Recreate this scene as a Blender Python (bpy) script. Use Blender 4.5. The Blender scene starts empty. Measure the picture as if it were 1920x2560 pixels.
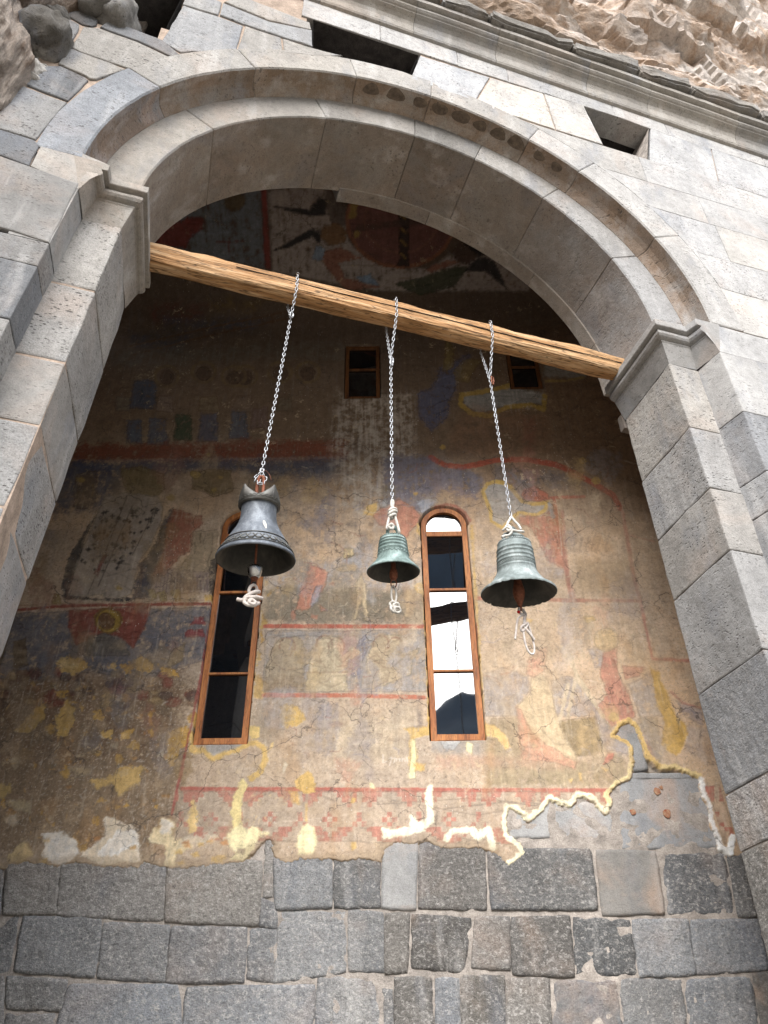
import bpy, bmesh, math, random
import numpy as np
from mathutils import Vector, Matrix, noise as mnoise
random.seed(7)
RNG = np.random.default_rng(7)
SC = bpy.context.scene
COL = SC.collection

# ------------------------------------------------------------------ camera
PX_F, PITCH, ROLL = 2072.0, math.atan(2072.0 / 2670.0), -math.atan(30 / 2306)
EYE = 1.6
cam_data = bpy.data.cameras.new("camera")
cam = bpy.data.objects.new("camera", cam_data)
COL.objects.link(cam)
cam_data.sensor_fit = 'VERTICAL'
cam_data.sensor_height = 24.0
cam_data.lens = PX_F / 2560.0 * 24.0
cam_data.clip_start, cam_data.clip_end = 0.05, 6000
cam.matrix_world = Matrix.Translation((0, 0, EYE)) @ (Matrix.Rotation(math.pi / 2 + PITCH, 4, 'X') @ Matrix.Rotation(ROLL, 4, 'Z'))
SC.camera = cam

# ------------------------------------------------------------------ light
SUN_EL, SUN_AZ = math.radians(31), math.radians(-7)      # azimuth: to the right of straight behind the camera
SUN_STRENGTH, SUN_ANGLE, SKY_STRENGTH, EXPOSURE = 1.5, 46, 0.064, 2.46
world = bpy.data.worlds.new("World")
SC.world = world
world.use_nodes = True
wn, wl = world.node_tree.nodes, world.node_tree.links
for n in list(wn): wn.remove(n)
w_out = wn.new('ShaderNodeOutputWorld'); w_bg = wn.new('ShaderNodeBackground')
w_sky = wn.new('ShaderNodeTexSky'); w_sky.sky_type = 'NISHITA'; w_sky.sun_disc = False
w_sky.sun_elevation = SUN_EL
w_sky.sun_rotation = math.pi - SUN_AZ
w_tc = wn.new('ShaderNodeTexCoord'); w_map = wn.new('ShaderNodeMapping'); w_map.inputs['Scale'].default_value = (1, 1, 2.2)
w_noise = wn.new('ShaderNodeTexNoise'); w_noise.inputs['Scale'].default_value = 2.4; w_noise.inputs['Detail'].default_value = 7; w_noise.inputs['Roughness'].default_value = .55
w_ramp = wn.new('ShaderNodeValToRGB'); w_ramp.color_ramp.elements[0].position = .30; w_ramp.color_ramp.elements[1].position = .55
w_ramp.color_ramp.elements[0].color = (.55, .55, .55, 1)
w_mix = wn.new('ShaderNodeMix'); w_mix.data_type = 'RGBA'
w_mix.inputs[7].default_value = (12.6, 13.0, 13.6, 1)      # bright cloud
wl.new(w_tc.outputs['Generated'], w_map.inputs['Vector']); wl.new(w_map.outputs[0], w_noise.inputs['Vector'])
wl.new(w_noise.outputs['Fac'], w_ramp.inputs['Fac']); wl.new(w_ramp.outputs['Color'], w_mix.inputs[0])
wl.new(w_sky.outputs[0], w_mix.inputs[6]); wl.new(w_mix.outputs[2], w_bg.inputs['Color'])
w_bg.inputs['Strength'].default_value = SKY_STRENGTH
wl.new(w_bg.outputs[0], w_out.inputs['Surface'])
sun_data = bpy.data.lights.new("sun", 'SUN')
sun = bpy.data.objects.new("sun", sun_data); COL.objects.link(sun)
sun_data.energy, sun_data.angle, sun_data.color = SUN_STRENGTH, math.radians(SUN_ANGLE), (1, .975, .94)
sun_dir = Vector((math.sin(SUN_AZ) * math.cos(SUN_EL), -math.cos(SUN_AZ) * math.cos(SUN_EL), math.sin(SUN_EL)))
sun.rotation_euler = sun_dir.to_track_quat('Z', 'Y').to_euler()
sun.location = sun_dir * 30
SC.view_settings.view_transform = 'Standard'; SC.view_settings.look = 'None'
SC.view_settings.exposure = EXPOSURE; SC.view_settings.gamma = 1; SC.view_settings.use_curve_mapping = False

# ------------------------------------------------------------------ measuring: photo pixel <-> the planes of the place
D0, YAW, WALL_Y = 3.25, math.radians(17.5), 6.5
U = np.array([math.cos(YAW), math.sin(YAW), 0]); N = np.array([-math.sin(YAW), math.cos(YAW), 0])
def ray(px, py):
    x, y = px - 960.0, 1280.0 - py
    c, s = math.cos(ROLL), math.sin(ROLL); x, y = c * x - s * y, s * x + c * y
    return np.array([x, PX_F * math.cos(PITCH) - y * math.sin(PITCH), PX_F * math.sin(PITCH) + y * math.cos(PITCH)])
def on_front(p, d=0.0):
    """(u, z) on the arched wall's plane at depth d behind its face"""
    r = ray(*p); r = r * ((D0 + d) / (r @ N)); return (float(r @ U), float(r[2]) + EYE)
def on_wall(p, y=WALL_Y):
    r = ray(*p); r = r * (y / r[1]); return (float(r[0]), float(r[2]) + EYE)
def to_pixel(X, Y, Z):
    c, s = math.cos(PITCH), math.sin(PITCH); Zr = Z - EYE
    f = Y * c + Zr * s; v = -Y * s + Zr * c
    x, y = X / f * PX_F, v / f * PX_F
    cr, sr = math.cos(-ROLL), math.sin(-ROLL)
    return 960 + cr * x - sr * y, 1280 - (sr * x + cr * y)
def reg(ox, oy, w):
    k = w / 1659.0
    return lambda *pts: [(ox + x * k, oy + y * k) for x, y in pts]
R1, R2, R3, R4 = reg(0, 0, 960), reg(960, 0, 960), reg(0, 640, 960), reg(960, 640, 960)
R5, R6, R7, R8 = reg(0, 1280, 960), reg(960, 1280, 960), reg(0, 1920, 960), reg(960, 1920, 960)
Z1, Z3, Z8 = reg(0, 320, 480), reg(1440, 760, 480), reg(0, 0, 480)
def rz(ox, oy):
    return lambda *pts: [(ox + x * .21695, oy + y * .21695) for x, y in pts]
Z5, Z6, Z7 = rz(480, 1080), rz(860, 1180), rz(1140, 1180)
T3, T4, T5, T6, T7 = reg(600, 1400, 560), reg(460, 1800, 500), reg(1150, 1500, 700), reg(100, 1040, 600), reg(400, 440, 900)

# ------------------------------------------------------------------ numpy noise
_perm = RNG.permutation(256); _perm = np.concatenate([_perm, _perm, _perm])
_g2 = np.stack([np.cos(np.linspace(0, 2 * np.pi, 256, endpoint=False)), np.sin(np.linspace(0, 2 * np.pi, 256, endpoint=False))], 1)
def perlin(x, y, seed=0):
    xi = np.floor(x).astype(np.int64); yi = np.floor(y).astype(np.int64); xf = x - xi; yf = y - yi
    u = xf * xf * xf * (xf * (xf * 6 - 15) + 10); v = yf * yf * yf * (yf * (yf * 6 - 15) + 10)
    def g(ix, iy, dx, dy):
        h = _perm[(_perm[(ix + seed * 17) & 255] + iy + seed * 31) & 255]
        q = _g2[h]; return q[:, 0] * dx + q[:, 1] * dy
    a = g(xi, yi, xf, yf); b = g(xi + 1, yi, xf - 1, yf); c = g(xi, yi + 1, xf, yf - 1); d = g(xi + 1, yi + 1, xf - 1, yf - 1)
    return (a + u * (b - a)) + v * ((c + u * (d - c)) - (a + u * (b - a)))
def fbm(x, y, octv=4, seed=0, gain=.55):
    x = np.asarray(x, float).ravel(); y = np.asarray(y, float).ravel()
    t = np.zeros_like(x); a = 1.0; s = 0
    for k in range(octv):
        t += a * perlin(x * 2 ** k + 7.3 * k, y * 2 ** k - 3.1 * k, seed + k); s += a; a *= gain
    return t / s * 1.6
def sstep(a, b, x):
    t = np.clip((x - a) / (b - a), 0, 1); return t * t * (3 - 2 * t)

# ------------------------------------------------------------------ materials
def new_mat(name):
    m = bpy.data.materials.new(name); m.use_nodes = True
    nt = m.node_tree; b = nt.nodes['Principled BSDF']; return m, nt.nodes, nt.links, b
def mnode(ns, t, **kw):
    n = ns.new(t)
    for k, v in kw.items():
        if k in n.inputs: n.inputs[k].default_value = v
        else: setattr(n, k, v)
    return n
def mixc(ns, ls, fac, a, b, mode='MIX'):
    n = ns.new('ShaderNodeMix'); n.data_type = 'RGBA'; n.blend_type = mode
    for i, v in ((0, fac), (6, a), (7, b)):
        if hasattr(v, 'links'): ls.new(v, n.inputs[i])
        elif i == 0: n.inputs[0].default_value = v
        else: n.inputs[i].default_value = (*v, 1) if len(v) == 3 else v
    return n.outputs[2]
def ramp(ns, ls, src, stops, interp='LINEAR'):
    r = ns.new('ShaderNodeValToRGB'); cr = r.color_ramp; cr.interpolation = interp
    while len(cr.elements) < len(stops): cr.elements.new(.5)
    for e, (p, c) in zip(cr.elements, stops):
        e.position = p; e.color = (c, c, c, 1) if isinstance(c, (int, float)) else (*c, 1)
    ls.new(src, r.inputs['Fac']); return r.outputs['Color']
def vec_pos(ns, ls, scale=(1, 1, 1), per_object=True, space='world'):
    if space == 'world': src = ns.new('ShaderNodeNewGeometry').outputs['Position']
    else: src = ns.new('ShaderNodeTexCoord').outputs['Object']
    if per_object:
        oi = ns.new('ShaderNodeObjectInfo'); mu = ns.new('ShaderNodeVectorMath'); mu.operation = 'SCALE'
        cmb = ns.new('ShaderNodeCombineXYZ')
        for i, k in enumerate((61.0, 37.0, 83.0)):
            q = ns.new('ShaderNodeMath'); q.operation = 'MULTIPLY'; q.inputs[1].default_value = k; ls.new(oi.outputs['Random'], q.inputs[0]); ls.new(q.outputs[0], cmb.inputs[i])
        ad = ns.new('ShaderNodeVectorMath'); ad.operation = 'ADD'; ls.new(src, ad.inputs[0]); ls.new(cmb.outputs[0], ad.inputs[1]); src = ad.outputs[0]
    mp = ns.new('ShaderNodeMapping'); mp.inputs['Scale'].default_value = scale; ls.new(src, mp.inputs['Vector']); return mp.outputs[0]
def tnoise(ns, ls, vec, scale, detail=4, rough=.55, dist=0):
    n = mnode(ns, 'ShaderNodeTexNoise', Scale=scale, Detail=detail, Roughness=rough, Distortion=dist); ls.new(vec, n.inputs['Vector']); return n.outputs['Fac']
def bump(ns, ls, b, h, strength, dist, prev=None):
    n = mnode(ns, 'ShaderNodeBump', Strength=strength, Distance=dist); ls.new(h, n.inputs['Height'])
    if prev is not None: ls.new(prev, n.inputs['Normal'])
    ls.new(n.outputs[0], b.inputs['Normal']); return n.outputs[0]

def stone_material(name, pits=.8, grain=.5, bumpk=.35, stain=.35, speck=0.0, brown=0.0):
    m, ns, ls, b = new_mat(name)
    v = vec_pos(ns, ls)
    oc = ns.new('ShaderNodeObjectInfo').outputs['Color']
    big = tnoise(ns, ls, v, 2.2, 6, .6)
    c = mixc(ns, ls, 1.0, oc, ramp(ns, ls, big, [(.25, .76), (.5, 1.0), (.75, 1.18)]), 'MULTIPLY')
    mid = tnoise(ns, ls, v, 16, 5, .65)
    c = mixc(ns, ls, 1.0, c, ramp(ns, ls, mid, [(.3, .85), (.5, 1.0), (.7, 1.11)]), 'MULTIPLY')
    # warm mortar wash and grey weathering
    wash = tnoise(ns, ls, v, 1.7, 5, .6, .6)
    c = mixc(ns, ls, ramp(ns, ls, wash, [(.52, 0), (.68, stain)]), c, (.50, .345, .25))
    cold = tnoise(ns, ls, vec_pos(ns, ls, (1.3, 1.3, .5)), 2.6, 4, .6)
    c = mixc(ns, ls, ramp(ns, ls, cold, [(.55, 0), (.72, .45)]), c, (.17, .185, .22))
    if brown:
        bw = tnoise(ns, ls, v, 3.2, 5, .65, .5)
        c = mixc(ns, ls, ramp(ns, ls, bw, [(.28, 0), (.55, brown)]), c, (.19, .122, .074))
        c = mixc(ns, ls, ramp(ns, ls, bw, [(.60, 0), (.75, .6)]), c, (.075, .062, .052))
    sk = tnoise(ns, ls, vec_pos(ns, ls, (1, 1, .16), False), 5.5, 5, .6)
    c = mixc(ns, ls, ramp(ns, ls, sk, [(.54, 0), (.72, .38)]), c, (.20, .185, .175))
    c = mixc(ns, ls, ramp(ns, ls, sk, [(.30, .30), (.44, 0)]), c, (.56, .54, .52))
    fine = tnoise(ns, ls, v, 110, 3, .7)
    c = mixc(ns, ls, 1.0, c, ramp(ns, ls, fine, [(.3, 1 - .55 * grain), (.5, 1.0), (.72, 1 + .35 * grain)]), 'MULTIPLY')
    if speck:
        sp = tnoise(ns, ls, vec_pos(ns, ls, (1, 1, 1.3)), 36, 4, .8, .4)
        c = mixc(ns, ls, ramp(ns, ls, sp, [(.52, 0), (.66, speck)]), c, (.52, .49, .46))
        c = mixc(ns, ls, ramp(ns, ls, sp, [(.30, speck * .75), (.44, 0)]), c, (.05, .05, .055))
    vo = mnode(ns, 'ShaderNodeTexVoronoi', Scale=36.0, Randomness=1.0); ls.new(vec_pos(ns, ls, (.75, .75, 1.35)), vo.inputs['Vector'])
    vo2 = mnode(ns, 'ShaderNodeTexVoronoi', Scale=10.0, Randomness=1.0); ls.new(vec_pos(ns, ls, (.65, .65, 1.8)), vo2.inputs['Vector'])
    gate = ramp(ns, ls, tnoise(ns, ls, v, 3.4, 6, .72), [(.41, 0), (.60, 1)])
    pit = mixc(ns, ls, 1.0, ramp(ns, ls, vo.outputs['Distance'], [(.15, .95), (.29, 0)]), gate, 'MULTIPLY')
    pit2 = ramp(ns, ls, vo2.outputs['Distance'], [(.09, .9), (.16, 0)])
    pit2 = mixc(ns, ls, 1.0, pit2, gate, 'MULTIPLY')
    pit = mixc(ns, ls, 1.0, pit, pit2, 'LIGHTEN')
    sc = ns.new('ShaderNodeMath'); sc.operation = 'MULTIPLY'; sc.inputs[1].default_value = pits; ls.new(pit, sc.inputs[0])
    c = mixc(ns, ls, sc.outputs[0], c, (.07, .063, .06))
    ls.new(c, b.inputs['Base Color']); b.inputs['Roughness'].default_value = .92; b.inputs['Specular IOR Level'].default_value = .18
    n1 = bump(ns, ls, b, mid, bumpk, .03)
    n2 = bump(ns, ls, b, fine, bumpk * 1.1, .006, n1)
    inv = ns.new('ShaderNodeMath'); inv.operation = 'SUBTRACT'; inv.inputs[0].default_value = 1; ls.new(sc.outputs[0], inv.inputs[1])
    bump(ns, ls, b, inv.outputs[0], .8, .008, n2)
    return m
M = {}
M['dressed'] = stone_material('dressed_stone', .75, .5, .35, .14)
M['soffit'] = stone_material('weather_stained_soffit', .7, .5, .4, .5, 0, .75)
M['sooted'] = stone_material('smoke_dulled_soffit', .5, .45, .3, .15, 0, .35)  # inner soffit faces, darker and browner than the stones' own fronts
M['smooth'] = stone_material('smooth_stone', .45, .35, .22, .18)
M['pitted'] = stone_material('pitted_stone', .9, .55, .45, .18)
M['ashlar'] = stone_material('rough_ashlar', .25, .8, .7, .22, .62)
M['ashlar_pale'] = stone_material('pale_flecked_ashlar', .25, .7, .7, .16, .85)
M['ashlar_worn'] = stone_material('worn_ashlar', .45, .5, .55, .45, .30)
M['plainblock'] = stone_material('plain_ashlar', .2, .45, .3, .5)

def simple_noise_mat(name, c1, c2, scale, rough=.9, bumpk=.4, bd=.01, stretch=(1, 1, 1), detail=6, spec=.2, metallic=0, per=True):
    m, ns, ls, b = new_mat(name); v = vec_pos(ns, ls, stretch, per)
    f = tnoise(ns, ls, v, scale, detail, .62)
    c = mixc(ns, ls, ramp(ns, ls, f, [(.32, 0), (.68, 1)]), c1, c2)
    f2 = tnoise(ns, ls, v, scale * 9, 3, .7)
    c = mixc(ns, ls, 1.0, c, ramp(ns, ls, f2, [(.3, .72), (.5, 1), (.7, 1.2)]), 'MULTIPLY')
    ls.new(c, b.inputs['Base Color']); b.inputs['Roughness'].default_value = rough; b.inputs['Specular IOR Level'].default_value = spec; b.inputs['Metallic'].default_value = metallic
    n1 = bump(ns, ls, b, f, bumpk, bd); bump(ns, ls, b, f2, bumpk, bd * .3, n1)
    return m
M['mortar'] = simple_noise_mat('lime_mortar', (.24, .185, .145), (.44, .34, .27), 9, bumpk=.6)
M['greymortar'] = simple_noise_mat('grey_mortar', (.26, .23, .205), (.50, .44, .39), 12, bumpk=.8, bd=.02)
M['rust'] = simple_noise_mat('rusty_iron', (.13, .045, .025), (.30, .11, .06), 60, .7, .4, .003, metallic=.35, spec=.4)
M['ground'] = simple_noise_mat('courtyard_paving', (.15, .135, .11), (.21, .19, .16), 1.3)
M['forest'] = simple_noise_mat('forest_slope', (.020, .036, .062), (.045, .070, .10), .02, bumpk=.0)
M['dark'] = simple_noise_mat('dark_interior', (.012, .011, .01), (.02, .018, .016), 3)
M['soot'] = simple_noise_mat('sooty_rubble', (.030, .026, .025), (.065, .056, .052), 14, bumpk=.9, bd=.03)  # near-black rubble for the slot linings and the end wall
M['stain'] = simple_noise_mat('damp_stain', (.085, .066, .053), (.17, .13, .096), 22, bumpk=.3)
M['render'] = simple_noise_mat('buff_render', (.20, .155, .11), (.27, .21, .15), 3)

def rock_material(name, tones, streak):
    m, ns, ls, b = new_mat(name)
    v = vec_pos(ns, ls, streak, False)
    f = tnoise(ns, ls, v, .9, 9, .66, .15)
    c = ramp(ns, ls, f, tones)
    f3 = tnoise(ns, ls, v, 6, 9, .74, .05)
    c = mixc(ns, ls, 1.0, c, ramp(ns, ls, f3, [(.3, .55), (.5, 1), (.7, 1.3)]), 'MULTIPLY')
    f2 = tnoise(ns, ls, v, 40, 4, .7)
    c = mixc(ns, ls, 1.0, c, ramp(ns, ls, f2, [(.3, .75), (.5, 1), (.7, 1.15)]), 'MULTIPLY')
    ls.new(c, b.inputs['Base Color']); b.inputs['Roughness'].default_value = .95; b.inputs['Specular IOR Level'].default_value = .12
    n1 = bump(ns, ls, b, f3, .6, .07); bump(ns, ls, b, f2, .7, .02, n1)
    return m
M['cliff'] = rock_material('cliff_rock', [(.28, (.24, .22, .21)), (.42, (.46, .39, .34)), (.50, (.37, .27, .20)), (.56, (.49, .43, .385)), (.66, (.53, .48, .44)), (.78, (.31, .29, .295))], (.8, .8, 1.2))
M['cliff_dark'] = rock_material('streaked_rock', [(.28, (.04, .034, .03)), (.44, (.14, .10, .075)), (.52, (.33, .28, .24)), (.60, (.10, .075, .058)), (.72, (.36, .33, .30))], (2.2, 2.2, .5))

# fresco: pigment from the mesh colour layer, grain from nodes
def fresco():
    m, ns, ls, b = new_mat('fresco_plaster')
    at = ns.new('ShaderNodeAttribute'); at.attribute_name = 'paint'
    v = vec_pos(ns, ls, (1, 1, 1), False)
    c = at.outputs['Color']
    f1 = tnoise(ns, ls, v, 26, 6, .7); c = mixc(ns, ls, 1.0, c, ramp(ns, ls, f1, [(.3, .82), (.5, 1.0), (.7, 1.14)]), 'MULTIPLY')
    f2 = tnoise(ns, ls, v, 95, 4, .75); c = mixc(ns, ls, 1.0, c, ramp(ns, ls, f2, [(.3, .84), (.5, 1.0), (.7, 1.12)]), 'MULTIPLY')
    # fine vertical weathering lines and pale scratches
    vs = vec_pos(ns, ls, (1, 1, .06), False); s1 = tnoise(ns, ls, vs, 85, 3, .7)
    c = mixc(ns, ls, ramp(ns, ls, s1, [(.60, 0), (.74, .22)]), c, (.55, .47, .38))
    vh = vec_pos(ns, ls, (.08, 1, 1), False); s2 = tnoise(ns, ls, vh, 95, 3, .7)
    c = mixc(ns, ls, ramp(ns, ls, s2, [(.60, 0), (.76, .30)]), c, (.10, .085, .075))
    vo = mnode(ns, 'ShaderNodeTexVoronoi', Scale=30.0); ls.new(vec_pos(ns, ls, (1, 1, .55), False), vo.inputs['Vector'])
    g = ramp(ns, ls, tnoise(ns, ls, v, 3, 4, .6), [(.48, 0), (.62, 1)])
    fl = mixc(ns, ls, 1.0, ramp(ns, ls, vo.outputs['Distance'], [(.07, .8), (.13, 0)]), g, 'MULTIPLY')
    c = mixc(ns, ls, fl, c, (.62, .56, .48))
    wob = mnode(ns, 'ShaderNodeTexNoise', Scale=5.0, Detail=5.0); ls.new(v, wob.inputs['Vector'])
    wv = ns.new('ShaderNodeVectorMath'); wv.operation = 'SCALE'; wv.inputs['Scale'].default_value = .30; ls.new(wob.outputs['Color'], wv.inputs[0])
    wa = ns.new('ShaderNodeVectorMath'); wa.operation = 'ADD'; ls.new(v, wa.inputs[0]); ls.new(wv.outputs[0], wa.inputs[1])
    for sc_, th, am, lo_, hi_ in ((1.7, .010, .75, .47, .55), (4.5, .016, .6, .50, .60)):
        ve = mnode(ns, 'ShaderNodeTexVoronoi', feature='DISTANCE_TO_EDGE', Scale=sc_); ls.new(wa.outputs[0], ve.inputs['Vector'])
        gk = ramp(ns, ls, tnoise(ns, ls, v, 1.6 * sc_ ** .5, 4, .6), [(lo_, 0), (hi_, 1)])
        ck = mixc(ns, ls, 1.0, ramp(ns, ls, ve.outputs['Distance'], [(.0, am), (th, 0)]), gk, 'MULTIPLY')
        c = mixc(ns, ls, ck, c, (.07, .055, .045))
    # loose flakes: a second, finer plaster coat lost in ragged scabs
    fk = tnoise(ns, ls, v, 11, 9, .72, .3); g2 = ramp(ns, ls, tnoise(ns, ls, v, 1.3, 4, .6), [(.45, 0), (.65, 1)])
    sc2 = mixc(ns, ls, 1.0, ramp(ns, ls, fk, [(.595, 0), (.620, .6)]), g2, 'MULTIPLY')
    c = mixc(ns, ls, sc2, c, (.60, .46, .30))
    sc3 = mixc(ns, ls, 1.0, ramp(ns, ls, fk, [(.350, .5), (.372, 0)]), g2, 'MULTIPLY')
    c = mixc(ns, ls, sc3, c, (.17, .115, .07))
    ls.new(c, b.inputs['Base Color']); b.inputs['Roughness'].default_value = .85; b.inputs['Specular IOR Level'].default_value = .25
    n1 = bump(ns, ls, b, f1, .35, .012); n2 = bump(ns, ls, b, f2, .4, .004, n1)
    return m
M['fresco'] = fresco()

def wood_material(name, pale, mid, dark, axis=(1, 1, 1), crack=.5, rough=.75, scale=5):
    m, ns, ls, b = new_mat(name)
    v = vec_pos(ns, ls, axis, True, 'object')
    f = tnoise(ns, ls, v, scale, 8, .68, .5)
    c = ramp(ns, ls, f, [(.30, dark), (.47, mid), (.66, pale)])
    f2 = tnoise(ns, ls, v, scale * 7, 5, .7)
    c = mixc(ns, ls, 1.0, c, ramp(ns, ls, f2, [(.3, .6), (.5, 1), (.7, 1.22)]), 'MULTIPLY')
    ck = tnoise(ns, ls, v, scale * 2.4, 2, .5, .2)
    c = mixc(ns, ls, ramp(ns, ls, ck, [(.470, 0), (.492, crack), (.508, crack), (.53, 0)]), c, (.03, .018, .01))
    ls.new(c, b.inputs['Base Color']); b.inputs['Roughness'].default_value = rough; b.inputs['Specular IOR Level'].default_value = .25
    n1 = bump(ns, ls, b, f, .5, .012); bump(ns, ls, b, f2, .5, .003, n1)
    return m
M['beam'] = wood_material('weathered_beam_wood', (.54, .365, .21), (.37, .195, .08), (.12, .06, .026), (.10, 1.2, 1.2), .7, scale=13)
M['frame_dark'] = wood_material('smoke_dark_window_wood', (.20, .085, .03), (.13, .052, .02), (.06, .022, .01), (1.3, 1.3, .16), .35, .6, scale=11)  # darker copy of the window wood, for the small upper frames
M['frame'] = wood_material('varnished_window_wood', (.50, .21, .065), (.38, .135, .04), (.17, .052, .018), (1.3, 1.3, .16), .35, .5, scale=11)

def metal(name, c1, c2, c3, scale, rough, metallic, bumpk=.2, spec=.5):
    m, ns, ls, b = new_mat(name); v = vec_pos(ns, ls, (1, 1, .7), True)
    f = tnoise(ns, ls, v, scale, 7, .65, .4)
    c = ramp(ns, ls, f, [(.32, c1), (.5, c2), (.68, c3)])
    f2 = tnoise(ns, ls, v, scale * 8, 4, .7); c = mixc(ns, ls, 1.0, c, ramp(ns, ls, f2, [(.3, .7), (.5, 1), (.7, 1.25)]), 'MULTIPLY')
    ls.new(c, b.inputs['Base Color']); b.inputs['Metallic'].default_value = metallic; b.inputs['Specular IOR Level'].default_value = spec
    rr = ramp(ns, ls, f2, [(.3, max(.05, rough - .1)), (.7, min(1, rough + .15))]); ls.new(rr, b.inputs['Roughness'])
    n1 = bump(ns, ls, b, f, bumpk, .006); bump(ns, ls, b, f2, bumpk, .0015, n1)
    return m
M['bronze_grey'] = metal('grey_bronze', (.07, .078, .09), (.115, .127, .147), (.22, .24, .265), 14, .6, .35)
M['bronze_collar'] = metal('dull_bronze', (.06, .056, .05), (.10, .094, .085), (.145, .15, .14), 14, .55, .4)
M['bronze_green'] = metal('verdigris_bronze', (.08, .11, .10), (.145, .20, .185), (.29, .36, .345), 14, .66, .25)
M['bronze_pale'] = metal('pale_patina_bronze', (.11, .13, .125), (.19, .22, .215), (.36, .39, .385), 13, .66, .25)
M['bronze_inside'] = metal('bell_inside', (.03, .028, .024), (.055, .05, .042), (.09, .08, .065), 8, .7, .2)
M['steel'] = metal('polished_steel', (.52, .52, .52), (.58, .57, .56), (.62, .62, .62), 4, .3, 1.0, .03)
M['zinc'] = metal('galvanised_steel', (.24, .245, .255), (.35, .355, .37), (.47, .47, .48), 60, .45, .55, .1)
M['rope'] = simple_noise_mat('cotton_rope', (.42, .36, .33), (.66, .60, .55), 45, .95, .6, .004)
M['whiterope'] = simple_noise_mat('white_rope', (.42, .39, .35), (.58, .55, .50), 45, .95, .5, .003)
M['redbead'] = simple_noise_mat('red_plastic', (.45, .01, .01), (.55, .02, .015), 20, .3, .0)
def glass(name, tint):
    m, ns, ls, b = new_mat(name); b.inputs['Base Color'].default_value = (*tint, 1); b.inputs['Roughness'].default_value = .015
    b.inputs['IOR'].default_value = 2.0; b.inputs['Specular IOR Level'].default_value = .5
    v = vec_pos(ns, ls, (1, 1, 1), True); f = tnoise(ns, ls, v, 2.0, 2, .5); bump(ns, ls, b, f, .05, .02)
    return m
M['glass'] = glass('window_glass', (.006, .007, .009))

# ------------------------------------------------------------------ object helpers
def link(name, mesh, mat=None, parent=None, smooth=False):
    o = bpy.data.objects.new(name, mesh); COL.objects.link(o)
    if mat is not None: mesh.materials.append(M[mat] if isinstance(mat, str) else mat)
    if parent is not None: o.parent = parent
    if smooth: mesh.polygons.foreach_set('use_smooth', [True] * len(mesh.polygons))
    return o
def from_bm(name, bm, mat=None, parent=None, smooth=False):
    bmesh.ops.recalc_face_normals(bm, faces=bm.faces[:])
    me = bpy.data.meshes.new(name); bm.to_mesh(me); bm.free(); return link(name, me, mat, parent, smooth)
def from_py(name, v, f, mat=None, parent=None, smooth=False):
    me = bpy.data.meshes.new(name); me.from_pydata([tuple(map(float, p)) for p in v], [], f); me.update(); return link(name, me, mat, parent, smooth)
def tag(o, label, cat, group=None):
    o['label'] = label; o['category'] = cat
    if group: o['group'] = group
    return o
def empty(name, loc=(0, 0, 0), rz_=0.0):
    o = bpy.data.objects.new(name, None); COL.objects.link(o); o.location = loc; o.rotation_euler = (0, 0, rz_); o.empty_display_size = .2; return o
def tone(o, v, warm=0.0, blue=0.0):
    if o.parent is not None and o.parent.name == 'arched_wall': v *= .745; warm += .32
    o.color = (v * (1.0 + .10 * warm - .05 * blue), v, v * (1.0 - .12 * warm + .09 * blue), 1); return o
def jn(p, s, k=0): return mnoise.noise(Vector((p[0] * s + 13 * k, p[1] * s - 7 * k, (p[2] if len(p) > 2 else 0) * s + 3.3 * k)))

def roughen(bm, amp, s, k=0):
    for v in bm.verts:
        v.co += Vector((jn(v.co, s, k), jn(v.co, s, k + 5), jn(v.co, s, k + 9))) * amp

def slab(name, poly, y0, thick, mat, parent, bev=.009, wob=.006, spacing=.05, gap=.004, seed=0):
    """stone with an irregular outline: poly in (u, z), face at y0, running back by thick"""
    pts = []
    n = len(poly); cx = sum(p[0] for p in poly) / n; cz = sum(p[1] for p in poly) / n
    area = sum(poly[i][0] * poly[(i + 1) % n][1] - poly[(i + 1) % n][0] * poly[i][1] for i in range(n))
    if area < 0: poly = poly[::-1]
    for i in range(n):
        a, b = poly[i], poly[(i + 1) % n]; L = math.hypot(b[0] - a[0], b[1] - a[1]); m = max(1, int(L / spacing))
        for t in range(m): pts.append((a[0] + (b[0] - a[0]) * t / m, a[1] + (b[1] - a[1]) * t / m))
    n = len(pts)
    def inset(ps, d):
        out = []
        for i in range(n):
            a, b, c = ps[i - 1], ps[i], ps[(i + 1) % n]
            t = Vector((c[0] - a[0], c[1] - a[1]))
            if t.length < 1e-9: out.append(b); continue
            t.normalize(); out.append((b[0] - t.y * d, b[1] + t.x * d))
        return out
    pts = [(p[0] + wob * jn((p[0], p[1], 0), 9, seed), p[1] + wob * jn((p[0], p[1], 4), 9, seed + 2)) for p in pts]
    pts = inset(pts, gap)
    r2 = inset(pts, bev * .5); r3 = inset(r2, bev * .8)
    bm = bmesh.new(); rings = []
    for ps, y in ((pts, y0 + thick), (pts, y0 + bev), (r2, y0 + bev * .25), (r3, y0)):
        rings.append([bm.verts.new((p[0], y + .002 * jn((p[0], p[1], 8), 14, seed), p[1])) for p in ps])
    for a, b in zip(rings, rings[1:]):
        for i in range(n): bm.faces.new((a[i], a[(i + 1) % n], b[(i + 1) % n], b[i]))
    bm.faces.new(rings[-1]); bm.faces.new(rings[0][::-1])
    bmesh.ops.triangulate(bm, faces=[f for f in bm.faces if len(f.verts) > 4])
    return from_bm(name, bm, mat, parent)

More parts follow.
